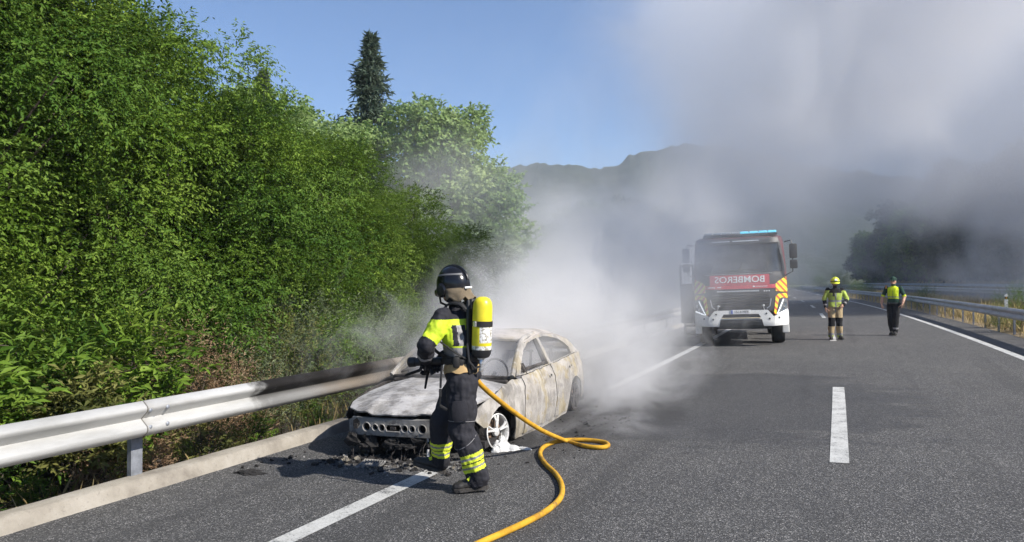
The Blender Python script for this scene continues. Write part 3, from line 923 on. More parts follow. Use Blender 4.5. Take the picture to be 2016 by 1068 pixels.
# dark woods on the slope right of the opposite carriageway
proto('oak', 51, [((0, 0, 5.2), (3.0, 3.0, 3.2)), ((1.2, .8, 3.6), (2.4, 2.4, 2.4)), ((-1.3, -.5, 4.0), (2.4, 2.4, 2.6)), ((.3, -1.0, 7.4), (1.8, 1.8, 1.7))],
      90, 26, 6, .38, .25, M_LEAF2, r0=.28, twigL=.7, droop=.2, clump_r=.85, nlimb=14, ball=.9)
rr = random.Random(4)
k = 0
for row, (s0, h0) in enumerate([(25.5, 1.25), (31, 1.4), (39, 1.5), (50, 1.4)]):
    y = 62 + row * 4
    while y < 235:
        s = s0 + rr.uniform(-1.5, 1.5)
        a = hd(y)
        x, yy = cx(y) + s * math.cos(a), y + s * math.sin(a)
        sc = h0 * rr.uniform(.85, 1.25)
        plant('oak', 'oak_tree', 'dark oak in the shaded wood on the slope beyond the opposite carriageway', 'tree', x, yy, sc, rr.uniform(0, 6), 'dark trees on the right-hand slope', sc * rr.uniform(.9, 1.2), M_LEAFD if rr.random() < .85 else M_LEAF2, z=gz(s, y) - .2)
        y += rr.uniform(7, 9.5) + row * 2; k += 1
# ------------------------------------------------------------------ burnt hatchback
def burnt(name, seed, rust=.5, dark=.3, lite=(.38, .36, .335)):
    m, t, b = mk(name)
    co = t.coord('Object')
    o = (seed * 3.1, seed * 1.7, seed)
    a = t.noise(2.2, 7, .68, co, off=o)
    c = t.ramp(a, [(.26, tuple(v * .32 for v in lite)), (.42, tuple(v * .62 for v in lite)), (.55, lite), (.72, tuple(v * 1.15 for v in lite))])
    rs = t.noise(2.9, 6, .66, co, off=(o[0] + 4, o[1], o[2]))
    c = t.mix(t.math('MULTIPLY', t.sstep(rs, .49, .57), rust), c, t.ramp(t.noise(9, 4, .6, co), [(.3, (.22, .18, .10)), (.7, (.38, .32, .20))]))
    stk = t.noise(9, 4, .6, co, stretch=(1, 2.2, .10), off=o)
    c = t.mix(t.math('MULTIPLY', t.sstep(stk, .55, .68), .5), c, (.5, .485, .47))
    c = t.mix(t.math('MULTIPLY', t.sstep(stk, .44, .34), .35), c, (.2, .18, .155))
    dk = t.noise(3.6, 7, .7, co, off=(o[0], o[1] + 6, o[2]))
    c = t.mix(t.math('MULTIPLY', t.sstep(dk, .51, .62), dark), c, (.075, .070, .068))
    fl = t.noise(40, 4, .75, co)
    c = t.mix(t.math('MULTIPLY', t.sstep(fl, .58, .68), .35), c, (.2, .185, .17))
    t.l.new(c, b.inputs['Base Color'])
    b.inputs['Roughness'].default_value = .78
    b.inputs['Specular IOR Level'].default_value = .3
    t.l.new(t.bump(t.math('ADD', t.noise(14, 6, .7, co), t.math('MULTIPLY', fl, .4)), .35, .02), b.inputs['Normal'])
    return m
M_ASH = burnt('burnt_paint_ash', 1.0, .55, .4)
M_DOOR = burnt('burnt_paint_door', 2.2, .85, .38, (.36, .335, .305))
M_HOOD = burnt('burnt_paint_hood', 3.7, .12, .55, (.43, .42, .42))
M_ROOF = burnt('burnt_paint_roof', 5.1, .35, .15, (.46, .42, .385))
M_BEAM = burnt('burnt_beam_metal', 6.3, .1, .8, (.24, .235, .23))
M_CHAR = simple('char', (.022, .02, .02), .9, 0, .4, 8, .8, 30)
M_CHAR2 = simple('charred_metal', (.07, .062, .058), .8, .2, .45, 9, .6, 30)
M_RUSTY = simple('rusty_metal', (.17, .11, .07), .85, .1, .4, 9, .5, 30)
M_ALU = simple('burnt_aluminium', (.60, .60, .59), .55, .25, .14, 12, .5, 40)
M_SEAM = simple('seam_black', (.015, .015, .015), .9)

CAR = thing('burnt_car', 'burnt-out pale hatchback with bare metal bonnet smoking on the shoulder', 'car', rp(-4.19, 7.25), (0, -math.atan(BANK), R(1.6)))
DZ = -.20
def Wd(y): return float(np.interp(y, [-.85, -.7, -.5, -.2, .3, 1.3, 2.3, 2.9, 3.3, 3.5], [.60, .72, .82, .88, .905, .91, .905, .88, .80, .70]))
def zb(y): return .86 + .035 * y
def sidex(y, z):
    b = zb(y)
    q = .045 * ((min(z, b) - .55) / .35) ** 2
    x = Wd(y) - q + .012 * math.exp(-((z - .80) / .03) ** 2)
    if z > b: x -= .015 + (z - b) * .44
    return x
def roofz(y): return float(np.interp(y, [.9, 1.15, 1.5, 1.9, 2.3, 2.8, 3.15, 3.4], [1.22, 1.325, 1.385, 1.402, 1.375, 1.285, 1.165, 1.0]))
def sd(sg, inset=0.0):
    return lambda y, z: (sg * (sidex(y, z) - inset), y, z + DZ)
def arc(cy_, cz, r, a0, a1, n=12): return [(cy_ + r * math.cos(R(a0 + (a1 - a0) * k / (n - 1))), cz + r * math.sin(R(a0 + (a1 - a0) * k / (n - 1)))) for k in range(n)]
for sg in (1, -1):
    nr = (sg, 0, 0)
    fend = [(.60, .27), (.665, .885), (.40, .90), (.1, .865), (-.2, .80), (-.45, .72), (-.56, .64), (-.50, .57), (-.40, .50)] + arc(0, .31, .37, 150, -8)
    panel('front_wing', fend if sg > 0 else [(y, z - .05 if z > .6 else z) for y, z in fend], [], sd(sg, .002 if sg > 0 else .05), .012, M_ASH if sg > 0 else M_CHAR2, CAR, .05, nrm=nr, warp=.008)
    fd = [(.625, .26), (.69, .885), (.70, .90), (1.10, .915), (1.70, .935), (1.735, .60), (1.72, .26)]
    o = panel('front_door', fd, [], sd(sg), .03, M_DOOR, CAR, .05, nrm=nr, warp=.015)
    rd = [(1.745, .26), (1.76, .60), (1.725, .937), (2.20, .955), (2.72, .975), (2.745, .80), (2.66, .70)] + arc(2.65, .31, .37, 112, 172, 6) + [(2.25, .26)]
    o2 = panel('rear_door', rd, [], sd(sg), .03, M_DOOR, CAR, .05, nrm=nr, warp=.015)
    qp = [(2.76, .80), (2.735, .975), (2.9, .985), (3.42, .96), (3.52, .75), (3.5, .45), (3.2, .33)] + arc(2.65, .31, .37, 3, 104, 10)
    panel('rear_wing', qp, [], sd(sg), .02, M_DOOR, CAR, .06, nrm=nr, warp=.008)
    sl_ = [(.42, .23), (.42, .29), (.62, .255), (1.5, .252), (2.26, .252), (2.28, .30), (2.30, .22), (1.4, .195)]
    panel('sill', sl_, [], sd(sg, .02), .03, M_ASH, CAR, .08, nrm=nr, warp=.008)
    for (dy, dz_) in ((1.52, .80), (1.60, .81), (2.42, .83), (2.52, .835)):
        b = MB(); b.lathe([(0, .004), (.018, .004), (.02, -.01)], axis='x', n=10)
        q = b.build('handle_hole', M_SEAM, o if dy < 1.7 else o2)
        q.location = sd(sg)(dy, dz_); q.scale.x = sg
    top = [(.58, .92)] + [(.80, 1.08), (1.0, 1.22), (1.18, roofz(1.18) - .06), (1.5, roofz(1.5) - .07), (1.9, roofz(1.9) - .075), (2.3, roofz(2.3) - .075), (2.8, roofz(2.8) - .07), (3.1, 1.10), (3.3, 1.02), (3.42, .955), (2.9, .99), (2.73, .98), (1.72, .94), (.80, .91)]
    h1 = [(.72, .925), (.86, 1.03), (1.07, 1.17), (1.30, 1.245), (1.52, 1.272), (1.66, 1.283), (1.69, 1.12), (1.705, .95)]
    h2 = [(1.80, .955), (1.785, 1.12), (1.755, 1.286), (2.05, 1.284), (2.4, 1.232), (2.64, 1.165), (2.80, 1.08), (2.79, .99)]
    panel('side_frame', top, [h1, h2], sd(sg, .012), .035, M_ASH, CAR, .04, nrm=nr, warp=.005)
    # charred inner B-pillar and the triangle at the mirror
    b = MB()
    b.tube([sd(sg, .07)(1.74, .5), sd(sg, .06)(1.735, .95), sd(sg, .055)(1.70, 1.36)], [.06, .045, .03], 8)
    b.build('centre_pillar', M_CHAR2, CAR, smooth=True)
    b = MB(); b.tube([sd(sg, .03)(.90, .90), sd(sg, .03)(.88, .985), sd(sg, .03)(.845, 1.03)], .022, 6)
    b.tube([sd(sg, .03)(.96, .90), sd(sg, .03)(.93, 1.03)], .013, 6); b.build('mirror_bracket', M_CHAR2, CAR)
    b = MB(); ap = spline([(sg * .80, .50, .915 + DZ), (sg * .735, .80, 1.115 + DZ), (sg * .655, 1.18, roofz(1.18) - .045 + DZ), (sg * .61, 1.7, roofz(1.7) - .055 + DZ)], 5)
    b.tube(ap, [.030] * len(ap), 8); b.build('screen_pillar', M_ASH, CAR, smooth=True)
    b = MB(); b.tube([sd(sg, .04)(.7, .94), sd(sg, .06)(1.0, .95), sd(sg, .06)(1.7, .96)], .022, 6); b.build('door_rail', M_CHAR2, CAR)
def rf(x, y):
    e = sidex(y, roofz(y) - .07)
    return (x * e, y, roofz(y) + DZ - .068 * abs(x) ** 3.2 + .022 * noise.noise((x * 2.2, y * 1.8, 1)))
panel('roof', [(-1, 1.20), (-.5, 1.165), (0, 1.15), (.5, 1.165), (1, 1.20), (1, 2.0), (1, 2.9), (.95, 3.12), (0, 3.2), (-.95, 3.12), (-1, 2.9), (-1, 2.0)], [], rf, .03, M_ROOF, CAR, .09, nrm=(0, 0, 1), warp=.006)
b = MB(); b.tube([(-.64, 1.2, roofz(1.19) - .05 + DZ), (0, 1.15, roofz(1.15) - .005 + DZ), (.64, 1.2, roofz(1.19) - .05 + DZ)], .022, 6); b.build('screen_header', M_ROOF, CAR)
HZ = lambda y: float(np.interp(y, [-.86, -.82, -.74, -.6, -.4, -.1, .2, .55], [.605, .655, .705, .755, .80, .85, .885, .915]))
def hf(x, y):
    z = HZ(y) - .085 * (abs(x) / .8) ** 2.6
    z += .014 * math.exp(-((abs(x) - .42 - .12 * y) / .05) ** 2)
    z += .012 * noise.noise((x * 2.6, y * 2.6, 4)) + .006 * noise.noise((x * 7, y * 7, 4))
    return (x, y, z + DZ)
hood = [(-.47, -.74), (-.25, -.79), (0, -.805), (.25, -.79), (.47, -.74), (.60, -.64), (.72, -.42), (.785, -.1), (.80, .2), (.78, .5), (.5, .44), (0, .40), (-.5, .44), (-.78, .5), (-.80, .2), (-.785, -.1), (-.74, -.42), (-.62, -.64)]
panel('bonnet', hood, [], hf, .018, M_HOOD, CAR, .045, nrm=(0, 0, 1), warp=.005)
b = MB(); b.box((0, .62, .86 + DZ), (1.5, .34, .05), b=.02); b.tube([(-.78, .52, .90 + DZ), (0, .44, .925 + DZ), (.78, .52, .90 + DZ)], .022, 6); b.build('cowl', M_CHAR2, CAR)
# bumper beam: pressed steel bar with round and slotted openings
def bmf(x, z): return (x, -.80 + .16 * x * x + .012 * abs(math.sin(z * 18)), z - .035 + DZ)
bo = [(-.56, .50), (-.5, .478), (-.2, .480), (.2, .480), (.5, .478), (.56, .50), (.57, .63), (.47, .662), (.25, .650), (.1, .655), (-.1, .650), (-.25, .655), (-.47, .662), (-.57, .63)]
hol = [circ(-.33, .565, .042, 14), circ(-.22, .565, .030, 12), circ(-.135, .565, .033, 12), circ(.135, .565, .033, 12), circ(.22, .565, .030, 12), circ(.33, .565, .042, 14),
       [(-.075, .533), (.075, .533), (.092, .565), (.075, .597), (-.075, .597), (-.092, .565)]]
beam_o = panel('bumper_beam', bo, hol, bmf, .02, M_BEAM, CAR, .03, nrm=(0, -1, 0), auto=30)
b = MB()
for h in hol[:6]:
    cxh = sum(p[0] for p in h) / len(h); r_ = max(p[0] for p in h) - cxh
    q = bmf(cxh, .565); b.lathe([(r_ + .010, -.002), (r_ + .006, -.012), (r_, -.008), (r_, .03)], (q[0], q[1], q[2]), axis='y', n=16)
b.tube([bmf(p[0] * 1.02, .565 + (p[1] - .565) * 1.05) for p in hol[6] + hol[6][:1]], .007, 6)
b.build('hole_rim', M_BEAM, beam_o, smooth=True)
b = MB(); b.box((-.47, -.765, .53 + DZ), (.05, .012, .05)); b.build('square_plate', M_CHAR2, beam_o)
b = MB(); b.lathe([(.03, 0), (.026, -.012), (.018, -.01), (.018, 0)], bmf(.45, .565), axis='y', n=14); b.build('tow_ring', M_CHAR2, beam_o)
b = MB(); b.box((0, -.79, .53 + DZ), (.06, .02, .03)); b.build('latch_plate', M_CHAR2, beam_o)
b = MB()
for z_, w_ in ((.462, .55), (.612, .53)): b.tube([(x, -.765 + .16 * x * x, z_ + DZ) for x in np.linspace(-w_, w_, 9)], .014, 6)
b.build('beam_flange', M_BEAM, beam_o, smooth=True)
def lump(b, c, r, seed):
    q = MB(); q.ell((0, 0, 0), (1, 1, 1), 9, 7)
    V = []
    for v in q.V:
        f = 1 + .75 * noise.noise(Vector(v) * 1.9 + Vector((seed, 0, 0))) + .35 * noise.noise(Vector(v) * 5 + Vector((0, seed, 0)))
        V.append((c[0] + v[0] * r[0] * f, c[1] + v[1] * r[1] * f, max(0, c[2] + v[2] * r[2] * f)))
    b.add(V, q.F)
# charred front end behind the beam
rr = random.Random(9)
b = MB()
b.box((0, -.52, .50 + DZ), (.86, .06, .42), b=.02)
b.lathe([(.17, -.02), (.19, -.02), (.19, .03), (.17, .03)], (-.19, -.58, .5 + DZ), axis='y', n=20)
b.lathe([(.17, -.02), (.19, -.02), (.19, .03), (.17, .03)], (.19, -.58, .5 + DZ), axis='y', n=20)
b.box((0, -.1, .5 + DZ), (1.0, .6, .36), b=.06)
for sg in (1, -1):
    b.tube([(sg * .46, -.76, .56 + DZ), (sg * .46, .4, .50 + DZ)], .055, 6)
    b.tube([(sg * .62, -.5, .60 + DZ), (sg * .68, -.1, .72 + DZ), (sg * .70, .5, .76 + DZ)], .035, 6)
b.box((0, .52, .55 + DZ), (1.5, .05, .62))
for k in range(26):
    x = rr.uniform(-.62, .62); z = rr.uniform(.22, .42); y = rr.uniform(-.8, -.6)
    lump(b, (x, y, z * .5 + .02), (rr.uniform(.03, .1), rr.uniform(.03, .07), rr.uniform(.02, .09)), k)
b.build('front_end', M_CHAR, CAR)
b = MB()
for k in range(16):
    x = rr.uniform(-.55, .6); z = .46 + DZ
    P = [(x, -.74 + rr.uniform(-.03, .05), z)]
    for j in range(4): P.append((P[-1][0] + rr.uniform(-.03, .03), P[-1][1] + rr.uniform(-.03, .02), max(.01, P[-1][2] - rr.uniform(.03, .09))))
    b.tube(P, .0045, 5)
b.build('hanging_wire', M_CHAR2, CAR)['kind'] = 'stuff'
b = MB(); b.tube([(.36, -.72, .46 + DZ), (.365, -.73, .02)], [.010, .018], 8); b.tube([(.32, -.73, .03), (.42, -.74, .025)], .012, 6); b.build('strut_rod', M_ALU, CAR)
for sg in (1, -1):
    b = MB(); b.ell((sg * .64, -.40, .50 + DZ), (.055, .06, .04), 10, 8); b.ell((sg * .66, -.36, .56 + DZ), (.05, .08, .07), 8, 6)
    b.build('lamp_remnant', M_ALU if sg > 0 else M_CHAR2, CAR, smooth=True)
    b = MB(); b.tube([(sg * .56, -.62, .66 + DZ), (sg * .66, -.5, .62 + DZ), (sg * .74, -.36, .50 + DZ), (sg * .72, -.3, .36 + DZ)], .018, 6); b.build('arch_stay', M_CHAR2, CAR)
# floor, tailgate, interior
b = MB(); b.box((0, 1.5, .30 + DZ), (1.6, 3.6, .07)); b.box((0, 2.9, .42 + DZ), (1.3, .9, .2)); b.build('floor_pan', M_CHAR, CAR)
tg = [(-.62, 3.46, .45), (.62, 3.46, .45), (.66, 3.44, .95), (.58, 3.26, 1.06), (-.58, 3.26, 1.06), (-.66, 3.44, .95)]
b = MB(); b.tube([(x, y, z + DZ) for x, y, z in tg + tg[:1]], .05, 6); b.box((0, 3.47, .70 + DZ), (1.24, .04, .5), b=.01); b.build('tailgate', M_ASH, CAR)
b = MB(); b.tube([(-.7, .85, .80 + DZ), (0, .78, .84 + DZ), (.7, .85, .80 + DZ)], .05, 8); b.box((0, .75, .62 + DZ), (.3, .2, .35), b=.04); b.build('dashboard_bar', M_CHAR2, CAR)
b = MB(); b.lathe([(.17, -.012), (.182, 0), (.17, .012), (.158, 0)], (.36, 1.02, .90 + DZ), axis='y', n=20, close=True); b.tube([(.36, .82, .82 + DZ), (.36, 1.02, .90 + DZ)], .02, 6); b.build('steering_wheel', M_CHAR2, CAR)
for (sx, sy) in ((.37, 1.62), (-.37, 1.62), (.36, 2.45), (-.36, 2.45)):
    b = MB()
    for q in (-.2, .2): b.tube([(sx + q, sy - .45, .50 + DZ), (sx + q, sy, .52 + DZ), (sx + q * .8, sy + .22, 1.10 + DZ)], .018, 6)
    for (yy, zz) in ((.03, .60), (.08, .75), (.14, .90), (.22, 1.10)): b.tube([(sx - .19, sy + yy, zz + DZ), (sx + .19, sy + yy, zz + DZ)], .012, 5)
    b.box((sx, sy - .2, .47 + DZ), (.42, .5, .05), b=.01)
    b.build('seat_frame', M_CHAR2, CAR)
# wheels
def wheel(x, y, sg, melted, turn, lean=0.0, mat=None):
    M = Matrix.Translation((x, y, .19)) @ Euler((0, R(lean), R(turn))).to_matrix().to_4x4()
    mm = mat or M_ALU
    rim = MB(); rim.lathe([(.195, -.09), (.215, -.085), (.212, -.06), (.188, -.03), (.186, .045), (.205, .06), (.212, .08), (.200, .086), (.186, .07), (.176, .03), (.176, -.08)], axis='x', n=36)
    ro = rim.build('rim', mm if melted else M_CHAR2, None, smooth=True)
    W_ = bpy.data.objects.new('wheel', ro.data); bpy.data.objects.remove(ro); link(W_, CAR); W_.matrix_local = M; W_.scale = (sg * .92, .92, .92)
    for k in range(5):
        a = R(90 + 72 * k)
        if melted and k in (2, 3): continue
        b = MB()
        for da in (-.16, .16):
            p0 = (.062, .045 * math.cos(a), .045 * math.sin(a)); p1 = (.075, .13 * math.cos(a + da * .7), .13 * math.sin(a + da * .7)); p2 = (.066, .192 * math.cos(a + da), .192 * math.sin(a + da))
            b.tube([p0, p1, p2], [(.016, .022), (.013, .018), (.014, .022)], 6)
        b.build('spoke', mm if melted else M_CHAR2, W_, smooth=True)
    b = MB(); b.lathe([(0, .075), (.03, .072), (.05, .062), (.055, .03)], axis='x', n=16); b.build('hub', mm if melted else M_CHAR2, W_, smooth=True)
    b = MB(); b.lathe([(.05, .01), (.135, .01), (.137, -.012), (.05, -.012)], axis='x', n=24); b.build('brake_disc', M_RUSTY, W_, smooth=True)
    # carcass of the burnt tyre: bare steel cords
    b = MB(); q = random.Random(int(x * 9 + y * 5))
    b.lathe([(.212, -.09), (.245, -.085), (.25, 0), (.222, .06), (.216, .05), (.236, -.01), (.232, -.07)], axis='x', n=30)
    for k in range(26):
        a = q.uniform(0, 6.28); P = []
        for j in range(7):
            a += q.uniform(.1, .35); rr_ = .235 + q.uniform(-.01, .05); P.append((q.uniform(-.13, .03), rr_ * math.cos(a), max(-.2, rr_ * math.sin(a))))
        b.tube(P, .003, 4, cap=False)
    b.build('tyre_carcass', M_CHAR, W_, fix=False)
    return W_
W1 = wheel(.77, -.02, 1, True, -14, -4)
wheel(-.77, -.02, -1, False, -6)
wheel(.79, 2.65, 1, False, 0)
wheel(-.79, 2.65, -1, False, 0)
b = MB()    # puddle and drips of molten aluminium under the front wheel
def blob(b, c, r, n=18, m=9, amp=.35, seed=0):
    V = []; F = []
    for k in range(m + 1):
        t_ = pi / 2 * k / m
        for j in range(n):
            a = 2 * pi * j / n
            f = 1 + amp * noise.fractal((math.cos(a) * 1.6 + seed, math.sin(a) * 1.6, k * .25), 1, 2, 4)
            V.append((c[0] + r[0] * math.cos(t_) * math.cos(a) * f, c[1] + r[1] * math.cos(t_) * math.sin(a) * f, c[2] + r[2] * math.sin(t_) * (1 + .4 * noise.noise((a * 2, k * .7, seed)))))
    for k in range(m):
        for j in range(n): F.append((k * n + j, k * n + (j + 1) % n, (k + 1) * n + (j + 1) % n, (k + 1) * n + j))
    b.add(V, F)
blob(b, (.86, -.03, 0), (.10, .13, .10), seed=2); blob(b, (.93, .02, 0), (.14, .07, .05), seed=5); blob(b, (1.08, .06, 0), (.10, .035, .025), seed=7); blob(b, (.85, -.13, 0), (.05, .05, .07), seed=9); blob(b, (.84, .05, .0), (.05, .06, .14), seed=11)
b.build('molten_wheel_metal', M_ALU, CAR, smooth=True, auto=60)

# ash and debris in front of and beside the car
def debris(name, n, x0, x1, y0, y1, s0, s1, m, seed):
    q = random.Random(seed); b = MB()
    for k in range(n):
        x = q.uniform(x0, x1); y = q.gauss((y0 + y1) / 2, (y1 - y0) / 4); s = q.uniform(s0, s1) * (q.random() ** 2 + .25)
        p = rp(x, y, s * .25)
        b.box(p, (s, s * q.uniform(.4, 1.2), s * q.uniform(.25, .6)), Euler((q.uniform(-.5, .5), q.uniform(-.5, .5), q.uniform(0, 6))))
    return tag(b.build(name, m, fix=False), kind='stuff')
debris('ash_debris', 480, -4.9, -3.3, 6.05, 6.75, .010, .06, M_CHAR, 3)
debris('ash_debris', 420, -4.9, -3.3, 6.0, 6.65, .008, .045, burnt('ash_grey', 8, .3, .7, (.17, .16, .15)), 4)
debris('ash_debris', 260, -3.4, -2.4, 7.0, 10.8, .008, .04, M_CHAR, 5)
debris('ash_debris', 18, -5.5, -5.05, 5.6, 6.5, .01, .06, M_CHAR, 6)
debris('ash_debris', 40, -5.2, -3.5, 6.0, 6.6, .01, .035, M_BEAM, 12)
b = MB()
for j in range(9): b.tube([rp(-4.35 + .03 * j + .02 * math.sin(k), 6.10 + .035 * k, .02 + .035 * math.sin(k / 6 * pi)) for k in range(7)], .009, 5)
tag(b.build('coil_spring_remains', M_BEAM, fix=False), 'grey coil of burnt ribbed hose lying in the ash before the bumper beam', 'debris')
b = MB(); blob(b, rp(-5.25, 5.58), (.14, .09, .03), amp=.8, seed=4); tag(b.build('charred_lump', M_CHAR, fix=False), 'small black charred scrap lying alone on the asphalt near the kerb', 'debris')
# ------------------------------------------------------------------ fire engine
M_RED = simple('truck_red', (.27, .018, .022), .28, 0, .06, 3)
M_DGREY = simple('dark_grey_trim', (.035, .037, .041), .5, 0, .15, 8)
M_TWHITE = simple('truck_white', (.74, .74, .72), .35, 0, .07, 4)
M_TYRE = simple('rubber', (.018, .018, .019), .85, 0, .2, 12, .3)
M_SILV = simple('silver_trim', (.55, .56, .58), .35, .7, .05)
M_DECAL = simple('red_decal', (.55, .045, .07), .4, 0, .05)
M_LETTER = simple('white_lettering', (.80, .80, .80), .5, 0, .02)
def glassy(name, col=(.018, .022, .026), r=.04):
    m, t, b = mk(name)
    t.l.new(t.ramp(t.noise(1.2, 3, .5), [(.3, col), (.7, tuple(c * 1.4 for c in col))]), b.inputs['Base Color'])
    b.inputs['Roughness'].default_value = r; b.inputs['Specular IOR Level'].default_value = .6
    return m
M_GLASS = glassy('dark_glass')
M_LAMPG = glassy('lamp_glass', (.12, .13, .14), .08)
M_LED = simple('led_white', (.8, .82, .85), .3, 0, .02, emit=(.9, .95, 1.0, .6))
M_CYAN = simple('beacon_blue_lit', (.2, .6, .8), .3, 0, .02, emit=(.10, .75, 1.0, .45))
M_CLEAR = simple('beacon_clear', (.42, .46, .50), .2, 0, .05)
def chevron():
    m, t, b = mk('yellow_red_chevrons')
    sp = t.node('ShaderNodeSeparateXYZ'); t.l.new(t.coord('Object'), sp.inputs[0])
    ax = t.math('ABSOLUTE', sp.outputs[0])
    v = t.math('ADD', t.math('MULTIPLY', sp.outputs[2], 1.0), t.math('MULTIPLY', ax, 1.15))
    fr = t.math('FRACT', t.math('MULTIPLY', v, 5.2))
    c = t.mix(t.math('GREATER_THAN', fr, .60), (.85, .72, .02), (.62, .07, .03))
    c = t.mix(t.math('MULTIPLY', t.noise(7, 4, .6), .2), c, (.3, .25, .05))
    t.l.new(c, b.inputs['Base Color']); b.inputs['Roughness'].default_value = .4
    return m
M_CHEV = chevron()
TRK = thing('fire_engine', 'red and white fire engine with a mirrored front sign, half hidden in smoke', 'fire truck', rp(-2.33, 21.2), (0, -.036, R(6.5)))
def fbase(z): return float(np.interp(z, [.4, .62, 1.0, 1.3, 1.95, 2.9, 3.05, 3.2], [.0, -.06, -.04, 0, .04, .26, .36, .6]))
def fr(x, z, o=0.0):
    return (x, fbase(z) + .34 * max(0, (abs(x) - .72) / .53) ** 2.2 - o, z)
def fmap(o): return lambda x, z: fr(x, z, o)
def front(name, outline, o, m, parent, holes=(), th=.02, step=.09, **k):
    return panel(name, outline, list(holes), fmap(o), th, m, parent, step, nrm=(0, -1, 0), **k)
# cab shell
V = []; F = []
xs = np.linspace(-1.25, 1.25, 25); zs = [.95, 1.3, 1.7, 1.97, 2.3, 2.6, 2.9, 3.02, 3.08]
sec = []
for z in zs:
    sh = float(np.interp(z, [.9, 1.95, 2.9, 3.02, 3.08], [1, 1, .955, .93, .86]))
    row = [(x * sh, fr(x, z)[1] + .02 + (.12 if z > 3.05 else 0), z) for x in xs] + [(1.25 * sh, 2.1 - (.1 if z > 3.05 else 0), z), (-1.25 * sh, 2.1 - (.1 if z > 3.05 else 0), z)]
    sec.append(row)
n = len(sec[0])
for row in sec: V += row
for i in range(len(zs) - 1):
    for j in range(n): F.append((i * n + j, i * n + (j + 1) % n, (i + 1) * n + (j + 1) % n, (i + 1) * n + j))
F += [tuple(range(n - 1, -1, -1)), tuple(range((len(zs) - 1) * n, len(zs) * n))]
M_CABR = simple('cab_dark_red', (.10, .022, .026), .35, 0, .1, 3)
cab = obj('cab', V, F, M_CABR, TRK, smooth=True); cab.data.set_sharp_from_angle(angle=R(30))
front('windscreen', [(-1.13, 2.04), (1.13, 2.04), (1.10, 2.5), (1.04, 2.86), (-1.04, 2.86), (-1.10, 2.5)], .012, M_GLASS, TRK)
front('front_mask', [(-1.20, .98), (1.20, .98), (1.20, 1.87), (-1.20, 1.87)], .001, M_DGREY, TRK)
for sg in (-1, 1):
    front('pillar_trim', [(sg * x, z) for x, z in ([(1.135, 2.04), (1.225, 2.04), (1.17, 2.5), (1.10, 2.9), (1.045, 2.9), (1.105, 2.5)][::sg])], .006, M_DGREY, TRK)
front('windscreen_apron', [(-1.18, 1.86), (1.18, 1.86), (1.17, 2.03), (-1.17, 2.03)], .008, M_DGREY, TRK)
vis = front('sun_visor', [(-1.08, 2.84), (1.08, 2.84), (1.05, 2.99), (-1.05, 2.99)], .09, M_DGREY, TRK, th=.06)
for k, (a, b_) in enumerate([(-.72, -.22), (-.15, .55)]):
    front('visor_strip', [(a, 2.905), (b_, 2.905), (b_, 2.93), (a, 2.93)], .098, M_CLEAR, vis, th=.005)
for (x0, dx) in ((-.75, .42), (-.02, .42), (.68, .36)):
    b = MB(); p0 = Vector(fr(x0 - dx * .9, 2.02, .035)); p1 = Vector(fr(x0, 2.05, .045)); p2 = Vector(fr(x0 + dx * .30, 2.33, .045))
    b.tube([p0, p1 + Vector((0, -.01, 0)), p2], .012, 5); b.tube([Vector(fr(x0 - .32, 2.10, .03)), Vector(fr(x0 + .34, 2.13, .03))], .012, 5)
    b.build('wiper', M_BLK, TRK)
b = MB(); b.tube([fr(x, 1.995, .03) for x in np.linspace(-.92, .86, 12)], .010, 5); b.build('trim_line', M_SILV, TRK)
sp_ = front('sign_panel', [(-.80, 1.70), (.78, 1.70), (.78, 1.975), (-.80, 1.975)], .022, M_DECAL, TRK, th=.012)
text_mesh('lettering', 'BOMBEROS', .245, M_LETTER, sp_, lambda x, y, z: (fr(x, 1.838 + y, .030)[0], fr(x, 1.838 + y, .030)[1] - z, 1.838 + y), .006, True, bold=.0025, sx=1.07)
st = front('sign_strip', [(-1.02, 1.585), (.98, 1.585), (.98, 1.692), (-1.02, 1.692)], .020, M_DECAL, TRK, th=.012)
for (a, b_, z0, hh) in [(.34, .40, 1.63, .035), (.42, .72, 1.638, .014), (-.86, -.66, 1.625, .028), (-.60, -.50, 1.625, .028)]:
    front('strip_mark', [(a, z0), (b_, z0), (b_, z0 + hh), (a, z0 + hh)], .026, M_LETTER, st, th=.003)
gr = front('grille', [(-.86, .98), (.86, .98), (.92, 1.57), (-.92, 1.57)], .006, M_DGREY, TRK)
for z in (1.10, 1.18, 1.26, 1.34, 1.42):
    b = MB(); P = [Vector(fr(x, z, .03)) for x in np.linspace(-.74, .74, 9)]
    b.tube(P, (.03), 6, flat=.4, up=(0, -1, 0)); b.build('slat', M_BLK, gr)
b = MB(); b.tube([fr(x, 1.52, .03) for x in np.linspace(-.62, .50, 8)], .022, 6, flat=.5); b.build('name_bar', M_SILV, gr, smooth=True)
for x in (.62, .68, .74): front('name_mark', [(x, 1.50), (x + .04, 1.50), (x + .04, 1.525), (x, 1.525)], .014, M_LETTER, gr, th=.003)
